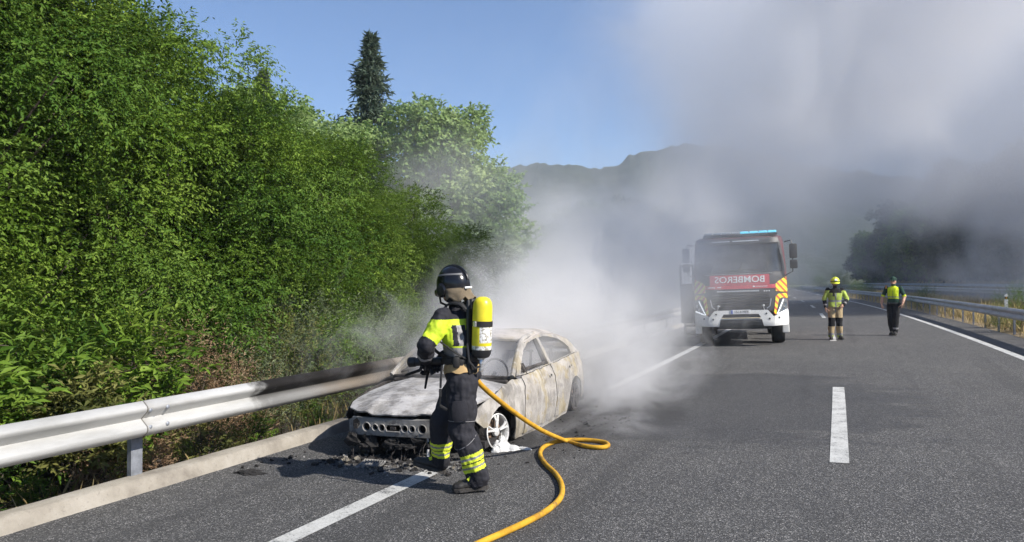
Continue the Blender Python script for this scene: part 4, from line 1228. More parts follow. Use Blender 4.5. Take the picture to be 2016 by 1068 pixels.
for sg in (-1, 1):
    b = MB(); b.tube([fr(sg * .80, 1.30, .05), fr(sg * .76, 1.10, .06), fr(sg * .68, 1.04, .05)], .014, 6); b.build('grab_rail', M_SILV, TRK)
    # striped corner pieces and V-shaped headlamp
    def S(P): return [(sg * x, z) for x, z in (P if sg > 0 else P[::-1])]
    front('striped_corner', S([(.93, 1.50), (.935, 1.70), (1.0, 1.76), (1.23, 1.90), (1.245, 1.52), (1.235, 1.465)]), .024, M_CHEV, TRK, th=.012, step=.06)
    front('striped_corner', S([(.86, .90), (.925, 1.36), (1.0, 1.425), (1.235, 1.44), (1.24, 1.30), (1.19, 1.30), (1.09, 1.325), (1.00, 1.27), (.915, .86)]), .024, M_CHEV, TRK, th=.012, step=.05)
    h = front('headlamp', S([(.92, .86), (1.10, 1.31), (1.19, 1.29), (1.235, 1.28), (1.24, .985)]), .018, M_LAMPG, TRK, th=.03, step=.06)
    b = MB(); b.tube([fr(sg * x, z, .03) for x, z in ((1.125, 1.27), (1.03, 1.06), (.945, .885), (1.08, .925), (1.225, .985))], .017, 6); b.build('led_strip', M_LED, h, smooth=True)
    b = MB()
    for (x, z) in ((1.10, 1.02), (1.16, 1.13)): b.lathe([(0, .0), (.045, -.005), (.055, -.02), (.055, .02)], fr(sg * x, z, .02), axis='y', n=12)
    b.build('lens', M_SILV, h, smooth=True)
    # bumper corner
    bc = front('bumper_corner', S([(.86, .56), (1.22, .575), (1.25, .62), (1.25, .965), (1.1, .92), (.95, .855), (.88, .82)]), .07, M_TWHITE, TRK, th=.10, step=.06)
    for (x, z) in ((.985, .78),): 
        b = MB(); b.lathe([(0, -.004), (.026, -.004), (.028, .01)], fr(sg * x, z, .075), axis='y', n=12); b.build('sensor', M_BLK, bc)
    b = MB(); b.box((sg * 1.17, .45, .46), (.18, .10, .24), b=.02); b.build('mudflap_box', M_TWHITE, TRK)
    b = MB(); b.tube([fr(sg * .62, 1.0, .05), Vector(fr(sg * .60, 1.06, .12)), Vector(fr(sg * .59, 1.12, .12))], .010, 5); b.ell(Vector(fr(sg * .59, 1.12, .12)), (.035, .02, .03), 10, 6); b.build('marker_lamp', M_SILV, TRK, smooth=True)
    # mirrors
    g = MB(); g.tube([(sg * 1.22, .35, 2.85), (sg * 1.38, .22, 2.88), (sg * 1.42, .2, 2.75), (sg * 1.40, .2, 2.02), (sg * 1.20, .36, 1.92)], .018, 6)
    mo = g.build('mirror_arm', M_BLK, TRK)
    b = MB(); b.box((sg * 1.43, .20, 2.58), (.20, .10, .40), b=.03); b.build('mirror_head', M_BLK, mo, smooth=True)
    b = MB(); b.box((sg * 1.43, .20, 2.22), (.20, .11, .24), b=.03); b.build('mirror_head', M_BLK, mo, smooth=True)
    # front wheel
    b = MB(); b.lathe([(.27, -.17), (.36, -.18), (.47, -.17), (.50, -.13), (.505, 0), (.50, .13), (.47, .17), (.36, .18), (.27, .17)], axis='x', n=32)
    wb = b.build('wheel', M_TYRE, TRK, smooth=True); wb.location = (sg * 1.0, 1.38, .50)
    b = MB(); b.lathe([(0, .06), (.12, .07), (.14, .02), (.24, .05), (.28, .14), (.28, -.14), (0, -.14)], axis='x', n=24); ro = b.build('rim', M_SILV, wb, smooth=True); ro.scale.x = sg
    w2 = bpy.data.objects.new('wheel', wb.data); link(w2, TRK); w2.location = (sg * 1.0, 5.4, .50)
    b = MB(); b.prism([(x, z) for x, z in [(-.02, .9), (.02, .9), (.02, .45), (-.02, .45)]], 1.0, 1.9); mf = b.build('mudguard', M_DGREY, TRK); mf.location.x = sg * 1.22
# bumper centre
front('bumper_centre', [(-.87, .56), (.87, .56), (.865, .80), (.70, 1.00), (-.70, 1.00), (-.865, .80)], .09, M_TWHITE, TRK, [[(-.52, .80), (.52, .80), (.46, .895), (-.46, .895)]], th=.10, step=.07)
front('bumper_intake', [(-.56, .775), (.56, .775), (.48, .915), (-.48, .915)], .03, M_BLK, TRK, th=.02)
front('bumper_lower_guard', [(-.60, .50), (.60, .50), (.54, .75), (-.54, .75)], .098, M_DGREY, TRK, th=.04)
b = MB(); b.tube([fr(x, .785, .10) for x in np.linspace(-.5, .5, 6)], .012, 5); b.build('intake_strip', simple('brass_strip', (.6, .5, .32), .5), TRK)
for x, z in ((-.66, .90), (.66, .90), (-.74, .76), (.74, .76)):
    b = MB(); b.lathe([(0, -.004), (.024, -.004), (.026, .01)], fr(x, z, .096), axis='y', n=12); b.build('sensor', M_BLK, TRK)
pl = front('number_plate', [(-.26, .902), (.26, .902), (.26, 1.012), (-.26, 1.012)], .105, M_LETTER, TRK, th=.008)
front('plate_band', [(-.255, .905), (-.215, .905), (-.215, 1.009), (-.255, 1.009)], .110, simple('plate_blue', (.03, .10, .45), .4), pl, th=.003)
text_mesh('lettering', '1514 MFK', .098, M_BLK, pl, lambda x, y, z: (x + .022, fr(x, .957, .113)[1] - z, .957 + y), .003, False, bold=0, sx=.98)
# chassis, axle, roof beacons, body
b = MB(); b.box((0, 1.38, .48), (1.7, .16, .16), b=.03); b.box((-.4, 3.4, .72), (.12, 6.6, .24)); b.box((.4, 3.4, .72), (.12, 6.6, .24)); b.box((0, .9, .78), (1.5, 1.2, .3), b=.05); b.build('chassis', M_DGREY, TRK)
b = MB(); b.box((.05, .55, 3.10), (2.0, .34, .06), b=.02); lb = b.build('beacon_bar', M_DGREY, TRK)
for k in range(8):
    x = -.80 + k * .245
    b = MB(); b.box((x, .53, 3.16), (.225, .28, .065), b=.02); b.build('beacon', M_CYAN if k in (4, 5, 6, 7) else M_CLEAR, lb)
b = MB(); b.box((0, 4.9, 1.9), (2.5, 5.0, 2.2), b=.05); body = b.build('equipment_body', M_RED, TRK)
for sg in (-1, 1):
    for y in (3.3, 4.7, 6.2):
        b = MB(); b.box((sg * 1.255, y, 1.95), (.02, 1.2, 1.6), b=.005); b.build('shutter', M_SILV, body)
# opened cab door on the far-left side, seen end on, with its window bars and steps below
b = MB()
a0 = Vector((-1.26, .42, 0)); a1 = Vector((-1.66, .78, 0)); dd = (a1 - a0); ang = math.atan2(dd.y, dd.x)
rot = Euler((0, 0, ang))
mid = (a0 + a1) / 2
b.box((mid.x, mid.y, 1.20), (dd.length, .07, 1.15), rot, b=.02)
door = b.build('cab_door', M_DGREY, TRK)
b = MB()
for t_ in (0.03, .97): p = a0.lerp(a1, t_); b.tube([(p.x, p.y, 1.75), (p.x, p.y, 2.30)], .03, 6)
b.tube([(a0.x, a0.y, 2.30), (a1.x, a1.y, 2.30)], .03, 6); b.build('window_frame', M_BLK, door)
for t_ in (.33, .66):
    b = MB(); p = a0.lerp(a1, t_); b.tube([(p.x, p.y, 1.78), (p.x, p.y, 2.29)], .016, 6); b.build('grab_bar', M_SILV, door)
for z in (.30, .55):
    b = MB(); b.box((-1.40, 1.0, z), (.40, .5, .05), b=.01); b.box((-1.58, 1.0, z + .1), (.03, .5, .24)); b.build('cab_step', M_DGREY, TRK)
# ------------------------------------------------------------------ people
def cloth(name, col, var=.12, rough=.85, scale=7, sheen=0.0, weave=160):
    m, t, b = mk(name)
    c = t.ramp(t.noise(scale, 5, .65), [(.3, tuple(v * (1 - 2.2 * var) for v in col)), (.68, tuple(min(1, v * (1 + var)) for v in col))])
    t.l.new(c, b.inputs['Base Color']); b.inputs['Roughness'].default_value = rough
    b.inputs['Specular IOR Level'].default_value = .25
    t.l.new(t.bump(t.math('ADD', t.noise(weave, 2, .6), t.math('MULTIPLY', t.noise(22, 4, .6), 2.5)), .28, .006), b.inputs['Normal'])
    return m
M_NAVY = cloth('navy_turnout_cloth', (.025, .025, .031), .08)
M_HIVIS = cloth('hi_vis_yellow', (.56, .72, .04), .10, .7)
M_HIVIS2 = cloth('hi_vis_band', (.66, .76, .05), .07, .6)
M_REFL = cloth('reflective_grey', (.24, .235, .24), .08, .4)
M_TAN = cloth('tan_cloth', (.42, .29, .14), .15)
M_KHAKI = cloth('khaki_flap', (.19, .15, .10), .2)
M_SAND = cloth('sand_turnout_cloth', (.40, .31, .18), .15)
M_LIME = cloth('lime_jacket', (.38, .48, .10), .12)
M_BLKC = cloth('black_cloth', (.014, .014, .016), .2)
M_DGRN = cloth('dark_green_shirt', (.020, .055, .040), .2)
M_VEST = cloth('vest_yellow', (.62, .76, .02), .08, .7)
M_SKIN = simple('skin', (.42, .24, .165), .55, 0, .08, 20, .1, 80)
M_HAIR = simple('dark_hair', (.02, .015, .012), .7)
M_LEATH = simple('boot_leather', (.025, .023, .022), .6, 0, .25, 14, .25, 40)
M_DUST = simple('dusty_sole', (.055, .050, .046), .9, 0, .3, 16, .4, 50)
M_HELM = simple('helmet_black', (.008, .008, .010), .22, 0, .1)
M_HBAND = simple('helmet_band_grey', (.13, .13, .135), .5, 0, .1)
M_WEB = simple('harness_webbing', (.012, .012, .013), .7, 0, .2, 40, .3, 120)
M_STEEL = simple('steel_fitting', (.6, .6, .6), .3, .8, .1)
def organic(name, b, voxel, smooth_it, mats, parent, cls=None, fold=0.0, fold_scale=11.0):
    o = b.build('tmp', None, None, fix=True)
    r = o.modifiers.new('r', 'REMESH'); r.mode = 'VOXEL'; r.voxel_size = voxel
    if smooth_it:
        q = o.modifiers.new('s', 'SMOOTH'); q.factor = .5; q.iterations = smooth_it
    dg = bpy.context.evaluated_depsgraph_get(); dg.update()
    me = bpy.data.meshes.new_from_object(o.evaluated_get(dg))
    bpy.data.objects.remove(o)
    me.name = name
    for m in mats: me.materials.append(m)
    n = len(me.vertices)
    co = np.empty(n * 3, dtype=np.float32); me.vertices.foreach_get('co', co); co = co.reshape(-1, 3)
    if fold:
        nm = np.empty(n * 3, dtype=np.float32); me.vertex_normals.foreach_get('vector', nm); nm = nm.reshape(-1, 3)
        dv = np.array([noise.fractal(Vector((p[0] * fold_scale, p[1] * fold_scale, p[2] * fold_scale * .62)), 1, 2, 3) - .35 * abs(noise.noise(Vector((p[0] * 9 + p[2] * 14, p[1] * 9 - p[2] * 10, p[2] * 16)))) for p in co])
        co = co + nm * (dv * fold)[:, None]
        me.vertices.foreach_set('co', co.astype(np.float32).ravel())
    if cls is not None:
        fc = np.empty(len(me.polygons) * 3, dtype=np.float32); me.polygons.foreach_get('center', fc)
        me.polygons.foreach_set('material_index', np.asarray(cls(fc.reshape(-1, 3)), dtype=np.int32))
    me.polygons.foreach_set('use_smooth', np.ones(len(me.polygons), dtype=bool))
    me.update()
    return link(bpy.data.objects.new(name, me), parent)
def segdist(P, a, b):
    a = np.array(a); b = np.array(b); d = b - a
    t = np.clip(((P - a) @ d) / (d @ d), 0, 1)
    return np.linalg.norm(P - (a + t[:, None] * d), axis=1), t
class Fig:
    """Joint layout of a standing figure; local x, y on the ground, z up. 'turn' is the angle of the chest's facing from +y towards +x."""
    def __init__(s, turn, hipturn, J, Rr, chest, hips, girth=1.0, depth=1.0):
        s.J = {k: Vector(v) for k, v in J.items()}; s.R = Rr
        s.f = Vector((math.sin(R(turn)), math.cos(R(turn)), 0)); s.l = Vector((-math.cos(R(turn)), math.sin(R(turn)), 0))
        s.hf = Vector((math.sin(R(hipturn)), math.cos(R(hipturn)), 0)); s.hl = Vector((-math.cos(R(hipturn)), math.sin(R(hipturn)), 0))
        s.chest, s.hips, s.g, s.d = Vector(chest), Vector(hips), girth, depth
        s.S = {'arm_l': ('sho_l', 'elb_l'), 'fore_l': ('elb_l', 'wri_l'), 'arm_r': ('sho_r', 'elb_r'), 'fore_r': ('elb_r', 'wri_r'),
               'thigh_l': ('hip_l', 'kne_l'), 'calf_l': ('kne_l', 'ank_l'), 'thigh_r': ('hip_r', 'kne_r'), 'calf_r': ('kne_r', 'ank_r')}
    def body(s, head_r=(.078, .098, .12), face=True):
        b = MB(); J = s.J
        zz = s.hips.z; H = s.chest.z - zz     # hips -> shoulder line
        rings = [(-.10, .10, .09), (-.05, .155, .115), (.0, .172, .125), (.16, .168, .118), (.36, .160, .112), (.62, .178, .122), (.84, .182, .118), (.97, .165, .095), (1.06, .10, .07)]
        P = []; n = 24
        for (u, wd, dp) in rings:
            k = min(1, max(0, u)); c = s.hips.lerp(s.chest, u) if u <= 1 else s.chest + Vector((0, 0, (u - 1) * H))
            lat = s.hl.lerp(s.l, k).normalized(); fw = s.hf.lerp(s.f, k).normalized()
            P.append([c + lat * (wd * s.g * (abs(math.cos(a)) ** .8) * (1 if math.cos(a) > 0 else -1)) + fw * (dp * s.g * s.d * (abs(math.sin(a)) ** .8) * (1 if math.sin(a) > 0 else -1)) for a in [2 * pi * j / n for j in range(n)]])
        V = [v for r_ in P for v in r_]
        F = [(i * n + j, i * n + (j + 1) % n, (i + 1) * n + (j + 1) % n, (i + 1) * n + j) for i in range(len(P) - 1) for j in range(n)] + [tuple(range(n - 1, -1, -1)), tuple(range((len(P) - 1) * n, len(P) * n))]
        b.add(V, F)
        for k, (a, c) in s.S.items():
            ra, rm, rb = s.R[k]
            A, B = J[a], J[c]
            pts = [A.lerp(B, q) for q in (0, .3, .6, 1)]
            b.tube(pts, [ra, ra * .45 + rm * .55, rm, rb], 14)
            b.ell(A, (ra, ra, ra), 12, 8); b.ell(B, (rb, rb, rb), 12, 8)
        nb = s.chest + Vector((0, 0, .02)); hc = J['head']
        b.tube([nb, nb.lerp(hc, .55), hc], [.070, .058, .055], 12)
        hd_ = s.J['look']; rot = Vector((0, 1, 0)).rotation_difference(hd_).to_matrix()
        s.hrot = rot
        b.ell(hc, head_r, 20, 14, rot)
        b.ell(hc + rot @ Vector((0, .035, -.06)), (head_r[0] * .78, head_r[1] * .72, .07), 14, 10, rot)      # jaw
        if face:
            b.ell(hc + rot @ Vector((0, head_r[1] * 1.02, -.012)), (.014, .022, .026), 8, 6, rot)          # nose
            for e in (-1, 1): b.ell(hc + rot @ Vector((e * head_r[0] * 1.0, -.01, -.01)), (.012, .022, .034), 8, 6, rot)  # ears
        return b
    def classify(s, rule):
        names = list(s.S)
        def f(P):
            P = P.astype(np.float64)
            D = []; T = []
            for k in names:
                a, c = s.S[k]
                d, t = segdist(P, s.J[a], s.J[c]); D.append(d - np.array(s.R[k][1])); T.append(t)
            d, t = segdist(P, s.hips, s.chest); D.append(d - .15 * s.g); T.append(t)
            d, t = segdist(P, s.chest + Vector((0, 0, .07)), s.J['head']); D.append(d - .07); T.append(t)
            d = np.linalg.norm(P - np.array(s.J['head']), axis=1); D.append(d - .10); T.append(np.zeros(len(P)))
            D = np.array(D); T = np.array(T); k = D.argmin(0)
            nm = names + ['torso', 'neck', 'head']
            c = np.array(s.chest); lat = (P - c) @ np.array(s.l); fw = (P - c) @ np.array(s.f)
            return [rule(nm[k[i]], T[k[i], i], P[i], lat[i], fw[i]) for i in range(len(P))]
        return f
def hand(name, w, d, nrm, thumb, m, parent, curl=.5, size=1.0, length=None):
    """Palm and five bent fingers. w wrist, d direction to the knuckles, nrm palm side (fingers close that way), thumb: side of the thumb."""
    w = Vector(w); d = Vector(d).normalized(); nrm = Vector(nrm); nrm = (nrm - d * nrm.dot(d)).normalized()
    sd_ = d.cross(nrm).normalized()
    if sd_.dot(Vector(thumb)) < 0: sd_ = -sd_
    b = MB(); s = size
    b.tube([w - d * .02 * s, w + d * .03 * s, w + d * .07 * s, w + d * .092 * s], [(.020 * s, .028 * s), (.019 * s, .036 * s), (.017 * s, .042 * s), (.013 * s, .040 * s)], 12, up=nrm)
    for k, (off, L) in enumerate([(.030, .078), (.010, .088), (-.011, .082), (-.030, .064)]):
        p = w + d * (.088 * s) + sd_ * (off * s); a = curl * .55 + .06 * k; P = [p]
        for q, f in enumerate((.44, .32, .24)):
            a_ = a * (q * .95 + .6)
            P.append(P[-1] + (d * math.cos(a_) + nrm * math.sin(a_)) * (L * f * s))
        b.tube(P, [.0105 * s, .010 * s, .0092 * s, .0075 * s], 8); b.ell(P[-1], (.0078 * s,) * 3, 8, 6)
    p = w + d * (.025 * s) + sd_ * (.034 * s)
    P = [p, p + (sd_ * .75 + d * .6 + nrm * .25) * (.036 * s), p + (sd_ * .75 + d * 1.25 + nrm * (.5 + curl)) * (.052 * s), p + (sd_ * .5 + d * 1.6 + nrm * (.7 + curl * 1.3)) * (.066 * s)]
    b.tube(P, [.015 * s, .0125 * s, .011 * s, .009 * s], 8); b.ell(P[-1], (.009 * s,) * 3, 8, 6)
    return organic(name, b, .0045, 2, [m], parent)
def boot(name, ank, yaw, pitch, parent, mats=None, L=.30, shaft=.16, dust=True, band=None):
    """Boot at an ankle joint; yaw about z from +y, pitch raises the toe."""
    M = Euler((R(pitch), 0, R(yaw))).to_matrix()
    ank = Vector(ank); f = lambda x, y, z: ank + M @ Vector((x, y, z))
    b = MB()
    secs = [(-.075, .030, .055, -.055), (-.05, .042, .075, -.04), (0, .046, .075, -.035), (.06, .046, .060, -.045), (.11, .050, .046, -.055), (.16, .052, .038, -.062), (.20, .045, .032, -.068), (.222, .024, .02, -.075)]
    P = [f(0, y * L / .30, z) for (y, w_, h_, z) in secs]
    b.tube(P, [(h_, w_) for (y, w_, h_, z) in secs], 14, up=M @ Vector((0, 0, 1)))
    b.tube([f(0, -.005, -.04), f(0, -.008, .03), f(0, -.01, shaft * .6), f(0, -.012, shaft)], [.056, .054, .060, .064], 14)
    o = organic(name, b, .009, 3, [M_LEATH] if mats is None else mats, parent, fold=.004, fold_scale=18)
    sb = MB(); out = [(.0, -.082), (.036, -.07), (.042, -.02), (.042, .04), (.053, .11), (.055, .16), (.042, .205), (0, .226), (-.042, .205), (-.055, .16), (-.053, .11), (-.042, .04), (-.042, -.02), (-.036, -.07)]
    n = len(out); V = [f(x, y * L / .30, -.108) for x, y in out] + [f(x * 1.04, y * 1.02 * L / .30, -.078) for x, y in out]
    sb.add(V, [tuple(range(n)), tuple(range(2 * n - 1, n - 1, -1))] + [(j, (j + 1) % n, (j + 1) % n + n, j + n) for j in range(n)])
    sb.build('sole', M_DUST, o)
    if band:
        for (y0, y1, z0, z1) in band:
            q = MB()
            for e in (-1, 1):
                q.tube([f(e * .045, y0, z0), f(e * .056, (y0 + y1) / 2, (z0 + z1) / 2), f(e * .050, y1, z1)], [(.016, .006)] * 3, 6, up=M @ Vector((0, 0, 1)))
            q.build('boot_band', M_HIVIS2, o)
    return o
def helmet(name, c, rot, parent, shell, r=(.128, .158, .150), band=None, brim=.0, front=None, low=-.05):
    b = MB(); n, m = 36, 18
    V = []; F = []; I = []
    for k in range(m + 1):
        t = (pi * .5 + math.asin(min(.95, -low / r[2]))) * k / m
        for j in range(n):
            a = 2 * pi * j / n
            p = Vector((r[0] * math.sin(t) * math.cos(a), r[1] * math.sin(t) * math.sin(a), r[2] * math.cos(t)))
            if p.z < 0: p.x = r[0] * math.cos(a) * (1 - .04 * (p.z / low)); p.y = r[1] * math.sin(a) * (1 + .02 * (p.z / low))
            if brim and k == m: p.x *= 1 + brim * .5; p.y *= 1 + brim; p.z -= .006
            p.z -= .02 * max(0, -math.sin(a)) * (k / m) ** 2          # lower at the nape
            V.append(Vector(c) + rot @ p)
    for k in range(m):
        for j in range(n):
            F.append((k * n + j, (k + 1) * n + j, (k + 1) * n + (j + 1) % n, k * n + (j + 1) % n))
            zc = math.cos((pi * .5 + math.asin(min(.95, -low / r[2]))) * (k + .5) / m); a = 2 * pi * (j + .5) / n
            I.append(1 if band and band[0] < zc < band[1] and abs(math.cos(a)) > .30 else 0)
    h = obj(name, V, F, [shell, M_HBAND], parent, True, I)
    bm = bmesh.new(); bm.from_mesh(h.data); bmesh.ops.remove_doubles(bm, verts=bm.verts[:], dist=1e-5); bmesh.ops.recalc_face_normals(bm, faces=bm.faces[:]); bmesh.ops.solidify(bm, geom=bm.faces[:], thickness=.006); bm.to_mesh(h.data); bm.free()
    h.data.polygons.foreach_set('use_smooth', np.ones(len(h.data.polygons), dtype=bool)); h.data.set_sharp_from_angle(angle=R(50))
    # comb over the crown and lower rim
    cb = MB(); P = [Vector(c) + rot @ Vector((0, r[1] * 1.015 * math.sin(a), r[2] * 1.015 * math.cos(a))) for a in np.linspace(-1.45, 1.25, 16)]
    cb.tube(P, [(.014, .012)] * len(P), 8); cb.build('comb', shell, h, smooth=True)
    return h

# ---- the firefighter with the hose (local +y is picture-left, +x is away from the camera)
PX0 = rp(-2.985, 5.72)
FF = thing('person', 'firefighter in navy and yellow turnout gear walking with a hose nozzle before the burnt car', 'person', PX0, (0, 0, R(113.8)))
TH = 38
ft = Vector((math.sin(R(TH)), math.cos(R(TH)), 0)); lt = Vector((-math.cos(R(TH)), math.sin(R(TH)), 0))
ch = Vector((.02, .055, 1.50)); hp = Vector((.0, .0, .98))
J = dict(sho_l=ch + lt * .185 + Vector((0, 0, -.015)), elb_l=(-.24, .30, 1.265), wri_l=(-.07, .335, 1.125),
         sho_r=ch - lt * .185 + Vector((0, 0, -.015)), elb_r=(.27, .03, 1.23), wri_r=(.15, .20, 1.105),
         hip_l=(-.085, .0, .93), kne_l=(-.12, .005, .53), ank_l=(-.115, -.135, .135),
         hip_r=(.09, .01, .93), kne_r=(.14, .195, .56), ank_r=(.24, .225, .195),
         head=(.045, .092, 1.725), look=Vector((math.sin(R(30)), math.cos(R(30)), -.08)).normalized())
RR = dict(arm_l=(.090, .084, .078), fore_l=(.078, .070, .054), arm_r=(.086, .080, .072), fore_r=(.074, .066, .05),
          thigh_l=(.140, .128, .112), calf_l=(.110, .106, .096), thigh_r=(.132, .120, .106), calf_r=(.104, .102, .094))
fig = Fig(TH, 12, J, RR, ch, hp, 1.08, 1.10)
def rule_ff(k, t, p, lat, fw):
    z = p[2]
    if k.startswith('calf') :
        d = (1 - t) * .455
        if .075 < d < .235:
            q = (d - .075) / .16
            return 2 if (.19 < q < .31 or .69 < q < .82) else (0 if .475 < q < .535 else 6)
        return 0
    if k.startswith('thigh'): return 0
    if k in ('head',): return 4 if fw < .0 else 5
    if k == 'neck': return 0
    if k.startswith('arm'):
        if z > 1.475: return 0
        return 1 if t < .86 else 0
    if k.startswith('fore'): return 2 if .58 < t < .72 else 0
    if z > 1.475: return 0
    if z > 1.235:
        if fw < .055:
            if .055 < lat < .170 and 1.25 < z < 1.425: return 2 if .092 < lat < .136 else 0
            if -.170 < lat < -.055 and 1.25 < z < 1.425: return 2 if -.136 < lat < -.092 else 0
        elif z < 1.33 and z > 1.28: return 2
        return 1
    if z > 1.155: return 2
    if z > 1.085: return 0
    if z > 1.025: return 3
    return 0
organic('body', fig.body(), .0075, 6, [M_NAVY, M_HIVIS, M_REFL, M_TAN, M_BLKC, M_SKIN, M_HIVIS2], FF, fig.classify(rule_ff), .021, 9)
# flared jacket hem, trouser seam piping
b = MB(); P = []; n = 28
for (z, w_, d_) in ((1.095, .178, .140), (1.06, .190, .152), (1.02, .200, .160), (1.018, .190, .150), (1.06, .178, .14)):
    P.append([hp + Vector((0, .012, z - hp.z)) + fig.hl * (w_ * math.cos(2 * pi * j / n)) + fig.hf * (d_ * math.sin(2 * pi * j / n)) + Vector((0, 0, .012 * math.sin(j * 1.3) + .008 * math.sin(j * 2.9))) for j in range(n)])
b.add([v for r_ in P for v in r_], [(i * n + j, i * n + (j + 1) % n, (i + 1) * n + (j + 1) % n, (i + 1) * n + j) for i in range(len(P) - 1) for j in range(n)])
b.build('jacket_hem', M_TAN, FF, smooth=True)
b = MB()
def around(A, B, r, t, tilt=0.0, n=22):
    A, B = Vector(A), Vector(B); c = A.lerp(B, t); ax = (B - A).normalized(); u = ax.orthogonal().normalized(); v = ax.cross(u)
    return [c + (u * math.cos(2 * pi * j / n) + v * math.sin(2 * pi * j / n)) * r + ax * tilt * math.sin(2 * pi * j / n) for j in range(n + 1)]
b.tube(around(J['hip_l'], J['kne_l'], .1165, .80, .0), .003, 5); b.tube(around(J['kne_l'], J['ank_l'], .1075, .22, .04), .003, 5); b.build('trouser_piping', M_REFL, FF)
b = MB(); b.tube([Vector(J['hip_l']).lerp(J['kne_l'], q) + Vector((-.126 - .006 * math.sin(q * 5), .03 - .035 * q, 0)) for q in (.34, .45, .56, .68, .76)], [(.012, .052), (.020, .070), (.022, .072), (.020, .068), (.012, .055)], 10, up=(1, 0, 0)); b.build('thigh_pocket', M_NAVY, FF, smooth=True)
boot('boot', J['ank_l'], 6, -4, FF, band=[(.02, .09, .045, -.01), (-.03, -.055, .045, .02)])
boot('boot', J['ank_r'], -2, 16, FF, band=[(.02, .09, .045, -.01)])
hand('glove', J['wri_l'], (.22, -.10, -.30), (.5, .4, -.2), (.3, 1, .1), M_BLKC, FF, 1.5, 1.22)
hand('glove', J['wri_r'], (-.35, .10, -.12), (0, .2, -1), (-.2, 1, .3), M_BLKC, FF, 1.7, 1.2)
hc = Vector(J['head']) + Vector((.0, 0, .055)); hr = fig.hrot
hl = helmet('helmet', hc, hr, FF, M_HELM, (.126, .157, .152), (.46, .60), low=-.055)
b = MB()
for e in (-1, 1):
    b = MB(); q = MB(); q.lathe([(0, .022), (.038, .020), (.050, .008), (.052, -.01)], axis='x', n=18); V = [hc + hr @ (Vector((e * .122, .045, -.055)) + Vector((v[0] * e, v[1], v[2] * 1.25))) for v in q.V]; b.add(V, q.F); b.build('ear_cover', M_HELM, hl, smooth=True)

q = MB()   # raised visor and front rim
P = [hc + hr @ Vector((.128 * math.cos(a), .160 * math.sin(a) + .012, -.045 - .035 * math.sin(a))) for a in np.linspace(.1, pi - .1, 14)]
q.tube(P, [(.028, .010)] * len(P), 8, up=(0, 0, 1)); q.build('visor', M_HELM, hl, smooth=True)
q = MB(); q.tube([hc + hr @ Vector((.1345 * math.cos(a), .170 * math.sin(a), -.048)) for a in np.linspace(-pi * .5 - .42, -pi * .5 + .42, 8)], [(.008, .003)] * 8, 6, up=(0, 0, 1)); q.build('name_tape', M_LETTER, hl)
q = MB(); n = 15; V = []
for (z, rx, ry, k_) in ((-.045, .125, .158, 0), (-.085, .122, .165, 1), (-.125, .120, .182, 2), (-.150, .122, .205, 3)):
    for j in range(n):
        a = pi * .98 + pi * 1.04 * j / (n - 1)
        V.append(hc + hr @ Vector((rx * math.cos(a) * (1 + .03 * math.sin(j * 2.2) * k_), ry * math.sin(a) * (1 + .03 * math.sin(j * 1.7 + 1) * k_), z + .010 * math.sin(j * 1.9) * k_)))
q.add(V, [(i * n + j, i * n + j + 1, (i + 1) * n + j + 1, (i + 1) * n + j) for i in range(3) for j in range(n - 1)])
fo = q.build('neck_flap', M_KHAKI, FF, smooth=True, auto=None)
so_ = fo.modifiers.new('t', 'SOLIDIFY'); so_.thickness = .008
q = MB(); q.tube([hc + hr @ Vector((-.10, .085, -.08)), hc + hr @ Vector((-.07, .10, -.16)), hc + hr @ Vector((0, .095, -.185))], .010, 6); q.build('chin_strap', M_WEB, FF)
def belt(z, w_, d_, r_, name, m, par):
    q = MB(); n = 30
    q.tube([hp.lerp(ch, (z - hp.z) / (ch.z - hp.z)) + Vector((0, 0, 0)) + fig.hl.lerp(fig.l, .4).normalized() * (w_ * math.cos(2 * pi * j / n)) + fig.hf.lerp(fig.f, .4).normalized() * (d_ * math.sin(2 * pi * j / n)) for j in range(n + 1)], [r_] * (n + 1), 8, cap=False, up=(0, 0, 1))
    return q.build(name, m, par, smooth=True)

# breathing apparatus
BA = thing('breathing_apparatus', 'yellow air cylinder with black straps worn on the back of the firefighter with the hose', 'air tank', PX0, (0, 0, R(113.8)))
bk = -ft
tc = ch + bk * .285; tc.z = 1.42
def T3(l_, f_, z): return Vector((ch.x, ch.y, 0)) + lt * l_ + ft * f_ + Vector((0, 0, z))
def tank_mat():
    m, t, b = mk('tank_yellow')
    co = t.coord('Object'); sp = t.node('ShaderNodeSeparateXYZ'); t.l.new(co, sp.inputs[0])
    z = sp.outputs[2]
    c = t.ramp(t.noise(14, 4, .6, co), [(.3, (.62, .52, .02)), (.7, (.74, .66, .03))])
    wl = t.math('MULTIPLY', t.sstep(z, .0, -.012), t.math('MULTIPLY', t.sstep(z, -.145, -.135), t.math('GREATER_THAN', t.math('SUBTRACT', t.math('MULTIPLY', sp.outputs[1], -1.0), t.math('MULTIPLY', sp.outputs[0], .35)), .012)))
    scuff = t.sstep(t.noise(38, 4, .7, co), .42, .52)
    wh = t.mix(scuff, (.30, .28, .22), (.76, .76, .74))
    c = t.mix(wl, c, wh)
    lo = t.math('MULTIPLY', t.sstep(z, -.165, -.17), t.sstep(z, -.30, -.295))
    c = t.mix(lo, c, wh)
    t.l.new(c, b.inputs['Base Color']); b.inputs['Roughness'].default_value = .35
    return m
b = MB(); b.lathe([(0, .248), (.03, .246), (.058, .232), (.076, .205), (.083, .17), (.084, .0), (.084, -.20), (.078, -.235), (.060, -.262), (.034, -.275), (.03, -.285), (0, -.285)], n=32)
cyl = b.build('cylinder', tank_mat(), BA, smooth=True, auto=50); cyl.location = tc; cyl.rotation_euler = (R(1.5), R(-1), 0)
